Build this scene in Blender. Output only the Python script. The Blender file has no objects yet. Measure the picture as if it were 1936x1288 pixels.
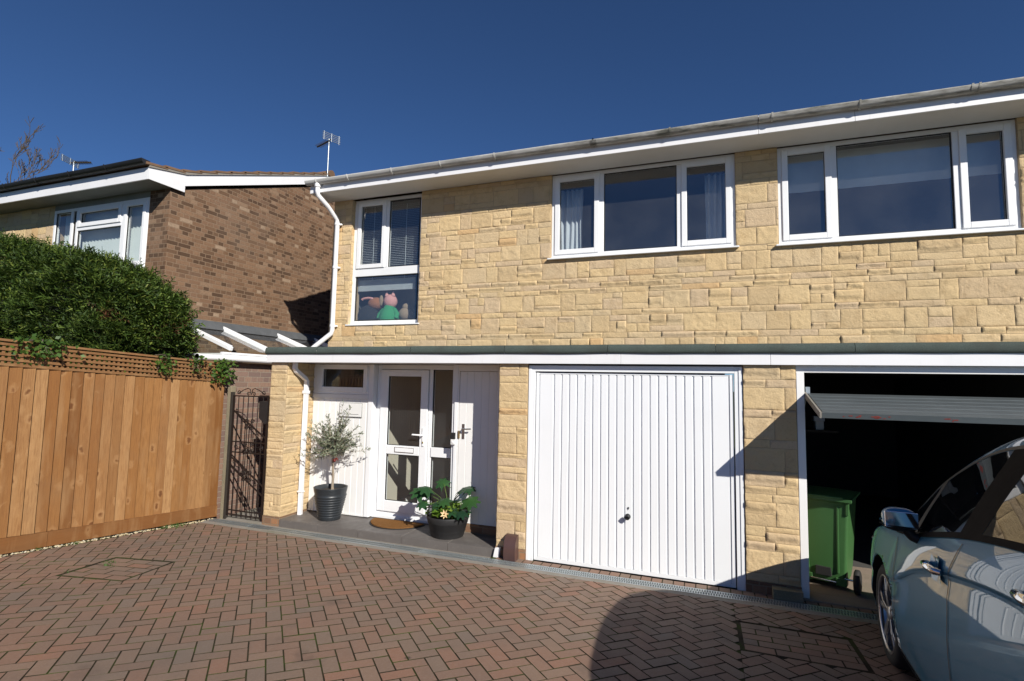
import bpy, bmesh, math, random
import numpy as np
from mathutils import Vector, Matrix, noise
from math import sin, cos, pi, radians as rad, sqrt

sc = bpy.context.scene
COL = sc.collection
# ------------------------------------------------------------------ camera
cam_d = bpy.data.cameras.new("camera")
cam = bpy.data.objects.new("camera", cam_d); COL.objects.link(cam)
cam_d.sensor_width = 36.0; cam_d.lens = 988/1936*36.0
cam_d.clip_start = 0.05; cam_d.clip_end = 2000
R_, D_, F_ = ((0.9383021768541143, 0.3452533167644002, 0.01972744722489645),
              (-0.01008219397889586, 0.08433317593708112, -0.996386604085451),
              (-0.34566945811772587, 0.9347128236520275, 0.08261091347426008))
cm = Matrix(((R_[0], -D_[0], -F_[0], 0), (R_[1], -D_[1], -F_[1], 0), (R_[2], -D_[2], -F_[2], 0), (0, 0, 0, 1)))
cm.translation = (0.0, -5.4, 1.845)
cam.matrix_world = cm
sc.camera = cam
# ------------------------------------------------------------------ sky, sun, exposure
SUN_EL, SUN_AZ = rad(31.5), rad(131.3)          # azimuth clockwise from +Y
w = bpy.data.worlds.new("World"); sc.world = w; w.use_nodes = True
nt = w.node_tree; bg = nt.nodes['Background']
sky = nt.nodes.new('ShaderNodeTexSky'); sky.sky_type = 'NISHITA'; sky.sun_disc = False
sky.sun_elevation = SUN_EL; sky.sun_rotation = SUN_AZ
sky.altitude = 2500; sky.air_density = 1.0; sky.dust_density = 0.1; sky.ozone_density = 10.0
nt.links.new(sky.outputs[0], bg.inputs[0]); bg.inputs[1].default_value = 0.06
sd = bpy.data.lights.new("sun", 'SUN'); sd.energy = 4.6; sd.angle = rad(0.5); sd.color = (1.0, 0.95, 0.87)
sun = bpy.data.objects.new("sun", sd); COL.objects.link(sun)
sdir = Vector((sin(SUN_AZ)*cos(SUN_EL), cos(SUN_AZ)*cos(SUN_EL), sin(SUN_EL)))
sun.rotation_euler = sdir.to_track_quat('Z', 'Y').to_euler(); sun.location = sdir*40
sc.view_settings.view_transform = 'Standard'; sc.view_settings.look = 'None'
sc.view_settings.gamma = 1; sc.view_settings.use_curve_mapping = False
sc.view_settings.exposure = 0.42
SLOPE, Y0 = 0.063, -0.3
def gz(y):                                        # the driveway falls towards the house
    return 0.0 if y > Y0 else SLOPE*(Y0-max(y, -12.0))

# ------------------------------------------------------------------ mesh helpers
random.seed(7)
class MB:
    def __init__(s): s.v = []; s.f = []; s.mi = []; s.sm = []
    def add(s, vs, fs, m=0, sm=False):
        o = len(s.v); s.v += [tuple(p) for p in vs]
        for f in fs: s.f.append([i+o for i in f]); s.mi.append(m); s.sm.append(sm)
    def box(s, x0, x1, y0, y1, z0, z1, m=0):
        s.add([(x0,y0,z0),(x1,y0,z0),(x1,y1,z0),(x0,y1,z0),(x0,y0,z1),(x1,y0,z1),(x1,y1,z1),(x0,y1,z1)],
              [(0,3,2,1),(4,5,6,7),(0,1,5,4),(1,2,6,5),(2,3,7,6),(3,0,4,7)], m)
    def hull8(s, p, m=0):                         # bottom ring 4 + top ring 4
        s.add(p, [(0,3,2,1),(4,5,6,7),(0,1,5,4),(1,2,6,5),(2,3,7,6),(3,0,4,7)], m)
    def beam(s, a, b, wd, ht, m=0, up=(0,0,1)):   # rectangular bar between two points
        a = Vector(a); b = Vector(b); d = (b-a).normalized(); u = Vector(up)
        sd_ = d.cross(u)
        if sd_.length < 1e-4: sd_ = d.cross(Vector((1,0,0)))
        sd_.normalize(); u = sd_.cross(d)
        p = [a-sd_*wd/2-u*ht/2, a+sd_*wd/2-u*ht/2, b+sd_*wd/2-u*ht/2, b-sd_*wd/2-u*ht/2,
             a-sd_*wd/2+u*ht/2, a+sd_*wd/2+u*ht/2, b+sd_*wd/2+u*ht/2, b-sd_*wd/2+u*ht/2]
        s.hull8(p, m)
    def tube(s, pts, r, n=8, m=0, sm=True, cap=True, a0=0.0):
        pts = [Vector(p) for p in pts]; k = len(pts)
        rs = r if isinstance(r, (list, tuple)) else [r]*k
        vs = []; t0 = (pts[1]-pts[0]).normalized()
        up = Vector((0,0,1)) if abs(t0.z) < 0.9 else Vector((0,1,0))
        nrm = (up - t0*up.dot(t0)).normalized()
        for i in range(k):
            t = (pts[min(i+1,k-1)]-pts[max(i-1,0)]).normalized()
            nrm = (nrm - t*nrm.dot(t)).normalized(); bi = t.cross(nrm)
            for j in range(n):
                a = 2*pi*j/n+a0; vs.append(pts[i]+(nrm*cos(a)+bi*sin(a))*rs[i])
        fs = [(i*n+j, i*n+(j+1)%n, (i+1)*n+(j+1)%n, (i+1)*n+j) for i in range(k-1) for j in range(n)]
        s.add(vs, fs, m, sm)
        if cap: s.add(vs[:n], [tuple(range(n))[::-1]], m); s.add(vs[-n:], [tuple(range(n))], m)
    def lathe(s, prof, c=(0,0,0), n=32, m=0, sm=True, axis='z', sx=1, sy=1):
        vs = []
        for r, h in prof:
            for j in range(n):
                a = 2*pi*j/n; p = (r*cos(a)*sx, r*sin(a)*sy, h)
                if axis == 'x': p = (p[2], p[0], p[1])
                elif axis == 'y': p = (p[0], p[2], p[1])
                vs.append((p[0]+c[0], p[1]+c[1], p[2]+c[2]))
        fs = [(i*n+j, i*n+(j+1)%n, (i+1)*n+(j+1)%n, (i+1)*n+j) for i in range(len(prof)-1) for j in range(n)]
        s.add(vs, fs, m, sm)
    def grid(s, fn, nu, nv, m=0, sm=True, flip=False):
        vs = [fn(i/nu, j/nv) for i in range(nu+1) for j in range(nv+1)]; k = nv+1
        fs = [(i*k+j, (i+1)*k+j, (i+1)*k+j+1, i*k+j+1) for i in range(nu) for j in range(nv)]
        if flip: fs = [f[::-1] for f in fs]
        s.add(vs, fs, m, sm)
    def prism(s, poly, p0, p1, mp, m=0, sm=False):   # extrude 2-D poly between p0 and p1, mp(u,v,w)->xyz
        n = len(poly)
        a = [mp(u, v, p0) for u, v in poly]; b = [mp(u, v, p1) for u, v in poly]
        s.add(a+b, [(i, (i+1)%n, n+(i+1)%n, n+i) for i in range(n)], m, sm)
        s.add(a, [tuple(range(n))[::-1]], m); s.add(b, [tuple(range(n))], m)
    def sphere(s, c, r, n=16, k=10, m=0, sc_=(1,1,1)):
        s.grid(lambda u, v: (c[0]+r*sc_[0]*sin(pi*v)*cos(2*pi*u), c[1]+r*sc_[1]*sin(pi*v)*sin(2*pi*u), c[2]+r*sc_[2]*cos(pi*v)), n, k, m, True, True)
    def build(s, name, mats, parent=None, bevel=0, local=False, org=None):
        if not isinstance(mats, (list, tuple)): mats = [mats]
        V = np.array(s.v, dtype=float)
        if parent is not None: o = np.array(WORG.get(parent.name, (0,0,0)), float) if not local else np.zeros(3)
        elif org is not None: o = np.array(org, float)
        elif local: o = np.zeros(3)
        else: o = np.array([(V[:,0].min()+V[:,0].max())/2, (V[:,1].min()+V[:,1].max())/2, V[:,2].min()])
        me = bpy.data.meshes.new(name); me.from_pydata((V-o).tolist(), [], s.f)
        for m in mats: me.materials.append(m)
        me.polygons.foreach_set('material_index', s.mi); me.polygons.foreach_set('use_smooth', s.sm)
        uvl = me.uv_layers.new(name='metres')
        nl = len(me.loops); li = np.zeros(nl, int); me.loops.foreach_get('vertex_index', li)
        npol = len(me.polygons); pn = np.zeros(npol*3); me.polygons.foreach_get('normal', pn); pn = np.abs(pn.reshape(-1,3))
        lt = np.zeros(npol, int); me.polygons.foreach_get('loop_total', lt)
        ax = np.repeat(pn.argmax(1), lt); P = V[li]
        uv = np.where((ax == 0)[:,None], P[:,[1,2]], np.where((ax == 1)[:,None], P[:,[0,2]], P[:,[0,1]]))
        uvl.data.foreach_set('uv', uv.ravel())
        me.validate(); me.update()
        ob = bpy.data.objects.new(name, me); COL.objects.link(ob)
        if parent is not None: ob.parent = parent
        else: ob.location = o
        WORG[ob.name] = tuple(o)
        if bevel:
            b = ob.modifiers.new('edge', 'BEVEL'); b.width = bevel; b.segments = 2; b.limit_method = 'ANGLE'; b.angle_limit = rad(40)
        return ob
WORG = {}
def tag(o, label=None, cat=None, group=None, kind=None):
    if label: o['label'] = label
    if cat: o['category'] = cat
    if group: o['group'] = group
    if kind: o['kind'] = kind
    return o
def thing(name, label, cat, loc, group=None):
    o = bpy.data.objects.new(name, None); COL.objects.link(o); o.location = loc; o.empty_display_size = 0.2
    WORG[o.name] = tuple(loc); return tag(o, label, cat, group)

# ------------------------------------------------------------------ materials
def srgb(r, g, b):
    return tuple(((c/255/12.92) if c/255 <= 0.04045 else ((c/255+0.055)/1.055)**2.4) for c in (r, g, b))
class NT:
    def __init__(s, name):
        s.m = bpy.data.materials.new(name); s.m.use_nodes = True; s.t = s.m.node_tree
        s.p = s.t.nodes['Principled BSDF']; s.out = s.t.nodes['Material Output']
    def n(s, t, **k):
        o = s.t.nodes.new('ShaderNode'+t)
        for a, b in k.items():
            if a.startswith('i_'): o.inputs[a[2:].replace('_', ' ')].default_value = b
            else: setattr(o, a, b)
        return o
    def l(s, a, b): s.t.links.new(a, b)
    def pos(s): return s.n('NewGeometry').outputs['Position']
    def noise(s, scale, detail=3, vec=None, rough=0.55):
        o = s.n('TexNoise'); o.inputs['Scale'].default_value = scale; o.inputs['Detail'].default_value = detail; o.inputs['Roughness'].default_value = rough
        s.l(vec if vec is not None else s.pos(), o.inputs['Vector']); return o.outputs['Fac']
    def ramp(s, fac, stops, interp='LINEAR'):
        o = s.n('ValToRGB'); cr = o.color_ramp; cr.interpolation = interp
        while len(cr.elements) > len(stops): cr.elements.remove(cr.elements[-1])
        while len(cr.elements) < len(stops): cr.elements.new(0.5)
        for e, (p, c) in zip(cr.elements, stops):
            e.position = p; e.color = (c[0], c[1], c[2], 1) if not isinstance(c, (int, float)) else (c, c, c, 1)
        s.l(fac, o.inputs['Fac']); return o.outputs['Color']
    def mix(s, a, b, fac, mode='MIX'):
        o = s.n('Mix', data_type='RGBA', blend_type=mode)
        for sock, v in ((o.inputs[6], a), (o.inputs[7], b), (o.inputs[0], fac)):
            if isinstance(v, bpy.types.NodeSocket): s.l(v, sock)
            elif isinstance(v, (int, float)): sock.default_value = v
            else: sock.default_value = (v[0], v[1], v[2], 1)
        return o.outputs[2]
    def math(s, op, a, b=0.0):
        o = s.n('Math', operation=op)
        for i, v in enumerate((a, b)):
            if isinstance(v, bpy.types.NodeSocket): s.l(v, o.inputs[i])
            else: o.inputs[i].default_value = v
        return o.outputs[0]
    def island(s): return s.n('NewGeometry').outputs['Random Per Island']
    def mapping(s, vec, scale=(1,1,1), rot=(0,0,0)):
        o = s.n('Mapping'); o.inputs['Scale'].default_value = scale; o.inputs['Rotation'].default_value = rot
        s.l(vec, o.inputs['Vector']); return o.outputs[0]
    def uv(s): return s.n('UVMap', uv_map='metres').outputs[0]
    def bump(s, h, strength=0.3, dist=0.01, prev=None):
        o = s.n('Bump'); o.inputs['Strength'].default_value = strength; o.inputs['Distance'].default_value = dist
        s.l(h, o.inputs['Height'])
        if prev is not None: s.l(prev, o.inputs['Normal'])
        return o.outputs[0]
    def set(s, base=None, rough=None, metal=None, normal=None, coat=None, spec=None):
        for key, v in (('Base Color', base), ('Roughness', rough), ('Metallic', metal), ('Normal', normal), ('Coat Weight', coat), ('Specular IOR Level', spec)):
            if v is None: continue
            i = s.p.inputs[key]
            if isinstance(v, bpy.types.NodeSocket): s.l(v, i)
            elif isinstance(v, (int, float)): i.default_value = v
            else: i.default_value = (v[0], v[1], v[2], 1)
        return s.m
def plain(name, c, rough=0.5, metal=0.0, var=0.12, vs=6.0, bump=0.0, bs=60.0, coat=None, spec=None):
    k = NT(name); f = k.noise(vs, 4)
    col = k.mix(tuple(x*(1-var) for x in c), tuple(min(1, x*(1+var)) for x in c), f)
    nrm = k.bump(k.noise(bs, 4), bump, 0.004) if bump else None
    return k.set(col, k.math('ADD', k.math('MULTIPLY', k.noise(vs*3, 2), 0.14), rough-0.07), metal, nrm, coat, spec)

def m_stone():
    k = NT('reconstituted_stone')
    c = k.ramp(k.island(), [(0, (0.555,0.409,0.230)), (.15, (0.585,0.444,0.266)), (.32, (0.615,0.455,0.251)), (.5, (0.635,0.475,0.272)), (.62, (0.570,0.429,0.272)), (.75, (0.625,0.465,0.257)), (.9, (0.555,0.414,0.251)), (.965, (0.590,0.394,0.200))], 'CONSTANT')
    a = k.noise(9, 6, rough=.65); c = k.mix(c, (.36,.235,.11), k.ramp(a, [(.52, 0.0), (.78, 0.5)]))
    b = k.noise(70, 4, rough=.7); c = k.mix(c, (.30,.20,.10), k.ramp(b, [(.56, 0.0), (.76, 0.55)]))
    d = k.noise(1.1, 3); c = k.mix(c, (.40,.335,.225), k.ramp(d, [(.5, 0.0), (.75, 0.35)]))
    n1 = k.bump(k.noise(30, 7, rough=.75), .75, .014); n2 = k.bump(k.noise(150, 4, rough=.7), .5, .004, n1)
    return k.set(c, .92, normal=n2, spec=.25)
def m_brick(name, tones, mortar, bw=.225, bh=.075, ms=.010, contrast=1.0):
    k = NT(name); uv = k.uv()
    t = k.n('TexBrick', offset=.5, squash=.5, squash_frequency=2); t.inputs['Scale'].default_value = 1; t.inputs['Brick Width'].default_value = bw; t.inputs['Row Height'].default_value = bh
    t.inputs['Mortar Size'].default_value = ms*.5; t.inputs['Mortar Smooth'].default_value = .15; t.inputs['Bias'].default_value = 0
    t.inputs['Color1'].default_value = (0,0,0,1); t.inputs['Color2'].default_value = (1,1,1,1); t.inputs['Mortar'].default_value = (.5,.5,.5,1)
    w_ = k.n('TexNoise'); w_.inputs['Scale'].default_value = 6; k.l(uv, w_.inputs['Vector'])
    vm = k.n('VectorMath', operation='MULTIPLY_ADD'); k.l(w_.outputs['Color'], vm.inputs[0]); vm.inputs[1].default_value = (.014,.010,0); k.l(uv, vm.inputs[2])
    k.l(vm.outputs[0], t.inputs['Vector'])
    c = k.ramp(t.outputs['Color'], tones, 'CONSTANT')
    c = k.mix(c, tuple(x*.6 for x in tones[0][1]), k.ramp(k.noise(35, 5, rough=.7), [(.5, 0.0), (.75, .6)]))
    c = k.mix(c, mortar, t.outputs['Fac'])
    c = k.mix(c, (.22,.17,.13), k.ramp(k.noise(.9, 3), [(.5, 0.0), (.8, .35)]))
    h = k.math('SUBTRACT', 1.0, t.outputs['Fac'])
    n1 = k.bump(h, .8, .008); n2 = k.bump(k.noise(90, 5), .4, .005, n1)
    return k.set(c, .9, normal=n2, spec=.25)
def m_paver():
    k = NT('block_paving')
    c = k.ramp(k.island(), [(0, (0.227,0.137,0.096)), (.14, (0.207,0.137,0.099)), (.3, (0.236,0.141,0.098)), (.45, (0.207,0.143,0.104)), (.58, (0.231,0.152,0.108)), (.72, (0.216,0.133,0.094)), (.86, (0.196,0.142,0.108)), (.94, (0.251,0.137,0.092))], 'CONSTANT')
    c = k.mix(c, (.30,.235,.195), k.ramp(k.noise(55, 6, rough=.75), [(.5, 0.0), (.8, .5)]))
    c = k.mix(c, (.10,.078,.065), k.ramp(k.noise(120, 4, rough=.7), [(.55, 0.0), (.75, .6)]))
    c = k.mix(c, (.145,.118,.098), k.ramp(k.noise(.85, 5, rough=.6), [(.42, 0.0), (.7, .62)]))
    c = k.mix(c, (.10,.075,.062), k.ramp(k.noise(3.1, 4), [(.62, 0.0), (.74, .45)]))
    vo = k.n('TexVoronoi'); vo.inputs['Scale'].default_value = 2.6; k.l(k.pos(), vo.inputs['Vector'])
    c = k.mix(c, (.035,.030,.027), k.math('MULTIPLY', k.ramp(vo.outputs['Distance'], [(.035, .75), (.075, 0.0)]), k.math('GREATER_THAN', k.noise(1.3, 1), .5)))
    n1 = k.bump(k.noise(150, 4, rough=.7), .45, .004); n2 = k.bump(k.noise(26, 4), .3, .006, n1)
    return k.set(c, k.ramp(k.noise(7, 3), [(.3, .72), (.7, .92)]), normal=n2, spec=.35)
def m_joint():
    k = NT('joint_sand'); c = k.ramp(k.noise(5.5, 5), [(.35, (.030,.024,.017)), (.50, (.048,.040,.024)), (.58, (.042,.050,.016)), (.72, (.05,.075,.016))])
    return k.set(c, .95, normal=k.bump(k.noise(120, 3), .8, .01), spec=.1)
def m_wood(name, stops, axis_scale=(14, 14, 1.1), knots=True):
    k = NT(name); p = k.pos(); isl = k.island()
    off = k.n('CombineXYZ'); k.l(k.math('MULTIPLY', isl, 37.0), off.inputs[0]); k.l(k.math('MULTIPLY', isl, 53.0), off.inputs[2]); k.l(k.math('MULTIPLY', isl, 11.0), off.inputs[1])
    va = k.n('VectorMath', operation='ADD'); k.l(p, va.inputs[0]); k.l(off.outputs[0], va.inputs[1]); pv = va.outputs[0]
    c = k.ramp(isl, stops, 'LINEAR')
    g = k.noise(1.0, 6, k.mapping(pv, axis_scale), .6)
    c = k.mix(c, k.mix(c, (.13,.052,.014), 1.0, 'MULTIPLY'), k.ramp(g, [(.48, 0.0), (.7, .16)]))
    fine = k.noise(1.0, 4, k.mapping(pv, tuple(a*7 for a in axis_scale)), .6)
    c = k.mix(c, (.16,.065,.02), k.ramp(fine, [(.44, 0.0), (.72, .65)]))
    c = k.mix(c, (.34,.20,.09), k.ramp(k.noise(1.0, 4, k.mapping(pv, (9,9,1.3))), [(.52, 0.0), (.72, .5)]))
    if knots:
        vo = k.n('TexVoronoi'); vo.inputs['Scale'].default_value = 1; wn = k.n('TexNoise'); wn.inputs['Scale'].default_value = 16; k.l(pv, wn.inputs['Vector'])
        wv = k.n('VectorMath', operation='MULTIPLY_ADD'); k.l(wn.outputs['Color'], wv.inputs[0]); wv.inputs[1].default_value = (.05,.05,.10); k.l(pv, wv.inputs[2])
        k.l(k.mapping(wv.outputs[0], (7.5,7.5,4.6)), vo.inputs['Vector'])
        halo = k.ramp(vo.outputs['Distance'], [(.11, 0.0), (.19, .26), (.36, 0.0)]); kn = k.ramp(vo.outputs['Distance'], [(.0, .8), (.07, .8), (.11, .55), (.16, .15), (.21, 0.0)])
        sel = k.math('GREATER_THAN', k.noise(1.0, 1, k.mapping(pv, (4,4,1.7))), .47)
        c = k.mix(c, (.46,.28,.13), k.math('MULTIPLY', halo, sel)); c = k.mix(c, (.10,.035,.010), k.math('MULTIPLY', kn, sel))
    c = k.mix(c, (.21,.12,.055), k.ramp(k.noise(2.3, 3), [(.52, 0.0), (.75, .35)]))
    return k.set(c, .72, normal=k.bump(fine, .3, .003), spec=.3)
def m_glass(name, refl=1.55, tint=(.86,.90,.90), film=.028):
    k = NT(name); k.t.nodes.remove(k.p)
    tr = k.n('BsdfTransparent'); tr.inputs[0].default_value = (*tint, 1)
    gl = k.n('BsdfGlossy'); gl.inputs['Roughness'].default_value = .008; gl.inputs['Color'].default_value = (.95,.97,1,1)
    nb = k.bump(k.noise(1.6, 2), .05, .02); k.l(nb, gl.inputs['Normal'])
    ge = k.n('NewGeometry'); vd = k.n('VectorMath', operation='DOT_PRODUCT'); k.l(ge.outputs['Incoming'], vd.inputs[0]); k.l(ge.outputs['True Normal'], vd.inputs[1])
    f0 = ((refl-1)/(refl+1))**2; q = k.math('POWER', k.math('SUBTRACT', 1.0, k.math('ABSOLUTE', vd.outputs['Value'])), 5.0)   # Schlick, same from both sides
    fr = k.math('ADD', k.math('MULTIPLY', q, 1-f0), f0)
    mx = k.n('MixShader'); k.l(fr, mx.inputs[0]); k.l(tr.outputs[0], mx.inputs[1]); k.l(gl.outputs[0], mx.inputs[2])
    df = k.n('BsdfDiffuse'); df.inputs[0].default_value = (.75,.76,.76,1); m2 = k.n('MixShader')
    k.l(k.ramp(k.noise(2.5, 5), [(.3, film*.6), (.7, film*1.4)]), m2.inputs[0])
    k.l(mx.outputs[0], m2.inputs[1]); k.l(df.outputs[0], m2.inputs[2])
    k.l(m2.outputs[0], k.out.inputs['Surface']); return k.m
def m_white(name='white_upvc', c=(.80,.81,.82), grime=.25, rough=.38):
    k = NT(name); col = k.mix(c, tuple(x*.80 for x in (c[0], c[1]*.985, c[2]*.95)), k.ramp(k.noise(2.2, 5), [(.45, 0.0), (.8, grime)]))
    g2 = k.noise(1.0, 5, k.mapping(k.pos(), (26, 26, 2.0)), .6)
    col = k.mix(col, (.48,.45,.40), k.ramp(g2, [(.60, 0.0), (.80, grime*.55)]))
    return k.set(col, rough, normal=k.bump(k.noise(18, 2), .03, .01), spec=.5)
def m_gutter():
    k = NT('weathered_gutter'); p = k.mapping(k.pos(), (3.5, 16, 16))
    c = k.ramp(k.noise(1.0, 6, p, .68), [(.34, (.52,.515,.49)), (.5, (.33,.32,.29)), (.62, (.14,.14,.115)), (.8, (.045,.05,.035))])
    x = k.n('SeparateXYZ'); k.l(k.pos(), x.inputs[0])
    age = k.ramp(k.math('MULTIPLY', k.math('ADD', x.outputs[0], 4.6), .16), [(0.0, .8), (.30, .35), (.7, 0.0)])   # green growth gets heavier along the run
    c = k.mix(c, (.62,.62,.60), age)
    return k.set(c, .6, spec=.3)
def m_leaf(name, stops, trans=.25, rough=.5, spec=.4):
    k = NT(name); c = k.ramp(k.island(), stops); c = k.mix(c, tuple(x*.55 for x in stops[0][1]), k.ramp(k.noise(3.0, 3), [(.4, 0.0), (.7, .5)]))
    k.set(c, rough, spec=spec)
    tl = k.n('BsdfTranslucent'); k.l(c, tl.inputs[0]); mx = k.n('MixShader'); mx.inputs[0].default_value = trans
    k.l(k.p.outputs[0], mx.inputs[1]); k.l(tl.outputs[0], mx.inputs[2]); k.l(mx.outputs[0], k.out.inputs['Surface']); return k.m
def m_felt():
    k = NT('mineral_felt'); c = k.ramp(k.noise(240, 4, rough=.8), [(.3, (.030,.044,.038)), (.5, (.065,.085,.075)), (.72, (.15,.17,.155))])
    c = k.mix(c, (.05,.052,.045), k.ramp(k.noise(4, 4), [(.45, 0.0), (.75, .6)]))
    return k.set(c, .95, normal=k.bump(k.noise(200, 3), .7, .006), spec=.2)
def m_tile(name, c1, c2, grout, size):
    k = NT(name); c = k.mix(c1, c2, k.noise(5, 6, rough=.65)); c = k.mix(c, tuple(x*1.35 for x in c2), k.ramp(k.noise(22, 5, rough=.7), [(.55, 0.0), (.75, .5)]))
    return k.set(c, k.ramp(k.noise(9, 4), [(.3, .45), (.7, .7)]), normal=k.bump(k.noise(70, 4), .15, .003), spec=.4)
def m_concrete(name='concrete', c=(.30,.275,.24)):
    k = NT(name); col = k.mix(c, tuple(x*.6 for x in c), k.noise(4, 6, rough=.7)); col = k.mix(col, (.12,.13,.07), k.ramp(k.noise(2.4, 4), [(.5, 0.0), (.75, .5)]))
    col = k.mix(col, tuple(x*1.3 for x in c), k.ramp(k.noise(90, 4), [(.5, 0.0), (.8, .5)]))
    return k.set(col, .92, normal=k.bump(k.noise(60, 5, rough=.7), .5, .006), spec=.2)
def m_ground():
    k = NT('ground_earth'); c = k.ramp(k.noise(.4, 6), [(.35, (.05,.065,.025)), (.55, (.07,.085,.03)), (.7, (.11,.09,.06))])
    return k.set(c, .95, normal=k.bump(k.noise(25, 5), .8, .03), spec=.1)
def m_carpaint():
    k = NT('car_paint'); f = k.noise(900, 1); c = k.mix((.028,.19,.32), (.040,.22,.36), f)
    k.set(c, .5, .1, None, 1.0, .5); k.p.inputs['Coat Roughness'].default_value = .02
    k.p.inputs['Coat IOR'].default_value = 1.52
    k.l(k.bump(k.noise(1.8, 1), .03, .01), k.p.inputs['Coat Normal'])
    return k.m
def m_coir():
    k = NT('coir'); c = k.ramp(k.noise(160, 5, rough=.8), [(.3, (.10,.045,.014)), (.5, (.22,.105,.036)), (.75, (.34,.18,.07))])
    return k.set(c, .98, normal=k.bump(k.noise(220, 3), 1.0, .01), spec=.05)
def m_gravel():
    k = NT('gravel_stones'); c = k.ramp(k.island(), [(0, (.42,.34,.20)), (.3, (.50,.43,.28)), (.6, (.36,.28,.15)), (.8, (.55,.50,.38)), (1, (.30,.27,.20))])
    return k.set(c, .85, spec=.3)
M = {}
M['stone'] = m_stone()
M['mortar'] = plain('stone_mortar', (.44,.325,.195), .95, var=.3, vs=12, bump=.5, bs=120)
M['brick_nb'] = m_brick('neighbour_brick', [(0, (0.087,0.050,0.030)), (.14, (0.184,0.106,0.062)), (.26, (0.138,0.080,0.047)), (.36, (0.209,0.123,0.073)), (.48, (0.168,0.095,0.054)), (.58, (0.102,0.059,0.035)), (.66, (0.224,0.133,0.079)), (.76, (0.194,0.112,0.067)), (.86, (0.245,0.157,0.099)), (.92, (0.153,0.091,0.057)), (.975, (0.316,0.223,0.150))], (0.240,0.163,0.105), .205, .064, .011)
M['brick_lean'] = m_brick('lean_to_brick', [(0, (.21,.135,.105)), (.3, (.27,.17,.125)), (.6, (.235,.15,.12)), (.82, (.18,.12,.105))], (.30,.245,.195))
M['brick_plinth'] = m_brick('plinth_brick', [(0, (.20,.11,.065)), (.4, (.27,.15,.085)), (.7, (.32,.16,.08))], (.24,.18,.12))
M['paver'] = m_paver(); M['joint'] = m_joint()
M['fence'] = m_wood('larch_boards', [(0, (.150,.058,.013)), (.16, (.27,.128,.040)), (.3, (.185,.072,.016)), (.45, (.34,.185,.075)), (.58, (.165,.066,.015)), (.72, (.28,.140,.047)), (.84, (.20,.082,.019)), (1, (.38,.22,.095))])
M['trellis'] = m_wood('trellis_wood', [(0, (.19,.092,.036)), (.5, (.24,.125,.052)), (1, (.21,.105,.042))], (14, 1.1, 14), False)
M['rail'] = m_wood('gravel_board_wood', [(0, (.165,.068,.020)), (1, (.205,.086,.026))], (14, 1.2, 14))
M['white'] = m_white(); M['white_old'] = m_white('white_fascia', (.79,.79,.80), .35, .42)
M['white_door'] = m_white('white_steel_door', (.80,.815,.83), .12, .36)
M['white_soffit'] = m_white('white_soffit', (.70,.69,.67), .4, .6)
M['white_wood'] = m_white('white_painted_boards', (.79,.785,.77), .2, .5)
M['seal'] = plain('rubber_seal', (.02,.02,.02), .6)
M['glass'] = m_glass('window_glass', 2.3); M['glass_door'] = m_glass('door_glass', 1.75, (.80,.83,.82), .02); M['glass_roof'] = m_glass('roof_glass', 1.45, (.84,.88,.84), .035)
M['gutter'] = m_gutter(); M['white_pipe'] = m_white('white_pipe', (.80,.80,.81), .22, .35)
M['black_pl'] = plain('black_plastic', (.018,.018,.019), .45, var=.25, vs=9)
M['black_gutter'] = plain('black_gutter', (.016,.016,.018), .5, var=.3)
M['felt'] = m_felt()
M['porch_tile'] = m_tile('slate_tile', (.100,.090,.084), (.150,.136,.126), (.3,.28,.26), .3)
M['grout'] = plain('grout', (.34,.31,.27), .9)
M['concrete'] = m_concrete(); M['concrete_post'] = m_concrete('concrete_post', (.30,.25,.17)); M['garage_floor'] = m_concrete('garage_floor', (.30,.24,.19))
M['galv'] = plain('galvanised_steel', (.48,.52,.53), .42, .8, var=.25, vs=40)
M['old_galv'] = plain('dull_galvanised', (.17,.185,.185), .6, .3, var=.35, vs=9)
M['drain_dark'] = plain('drain_void', (.012,.012,.011), .95)
M['roof_tile'] = plain('concrete_roof_tile', (.16,.095,.055), .9, var=.5, vs=5, bump=.5)
M['iron'] = plain('wrought_iron', (.022,.014,.011), .55, .3, var=.3, vs=30)
M['dark_post'] = plain('creosoted_post', (.03,.024,.018), .8, var=.4, vs=20)
M['hedge'] = m_leaf('cypress_foliage', [(0, (.022,.048,.009)), (.35, (.046,.088,.012)), (.7, (.080,.130,.017)), (.86, (.12,.185,.026)), (1, (.20,.235,.04))], .2, .6)
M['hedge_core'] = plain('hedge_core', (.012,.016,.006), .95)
M['hedge_brown'] = m_leaf('dead_foliage', [(0, (.10,.045,.018)), (1, (.19,.08,.035))], .1, .8)
M['climber'] = m_leaf('climber_leaf', [(0, (.05,.11,.018)), (.5, (.08,.16,.025)), (1, (.13,.21,.035))], .35)
M['olive'] = m_leaf('olive_leaf', [(0, (.10,.12,.07)), (.4, (.15,.175,.105)), (.8, (.25,.275,.19)), (1, (.36,.38,.30))], .15)
M['bark_pale'] = plain('pale_bark', (.28,.23,.17), .9, var=.35, vs=30, bump=.5)
M['bark'] = plain('bark', (.11,.085,.065), .95, var=.35, vs=14, bump=.6)
M['pot'] = plain('anthracite_pot', (.022,.026,.030), .38, var=.15, vs=8)
M['soil'] = plain('soil', (.035,.024,.016), .98, var=.4, vs=40, bump=.9)
M['tub'] = plain('charcoal_tub', (.024,.024,.025), .55, var=.3, vs=12)
M['big_leaf'] = m_leaf('philodendron_leaf', [(0, (.018,.055,.028)), (.5, (.028,.085,.030)), (1, (.05,.13,.03))], .25, .35)
M['lime_leaf'] = m_leaf('lime_leaf', [(0, (.10,.21,.02)), (.5, (.17,.30,.03)), (1, (.26,.36,.06))], .4)
M['flower'] = plain('cream_petal', (.78,.55,.30), .6)
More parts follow.
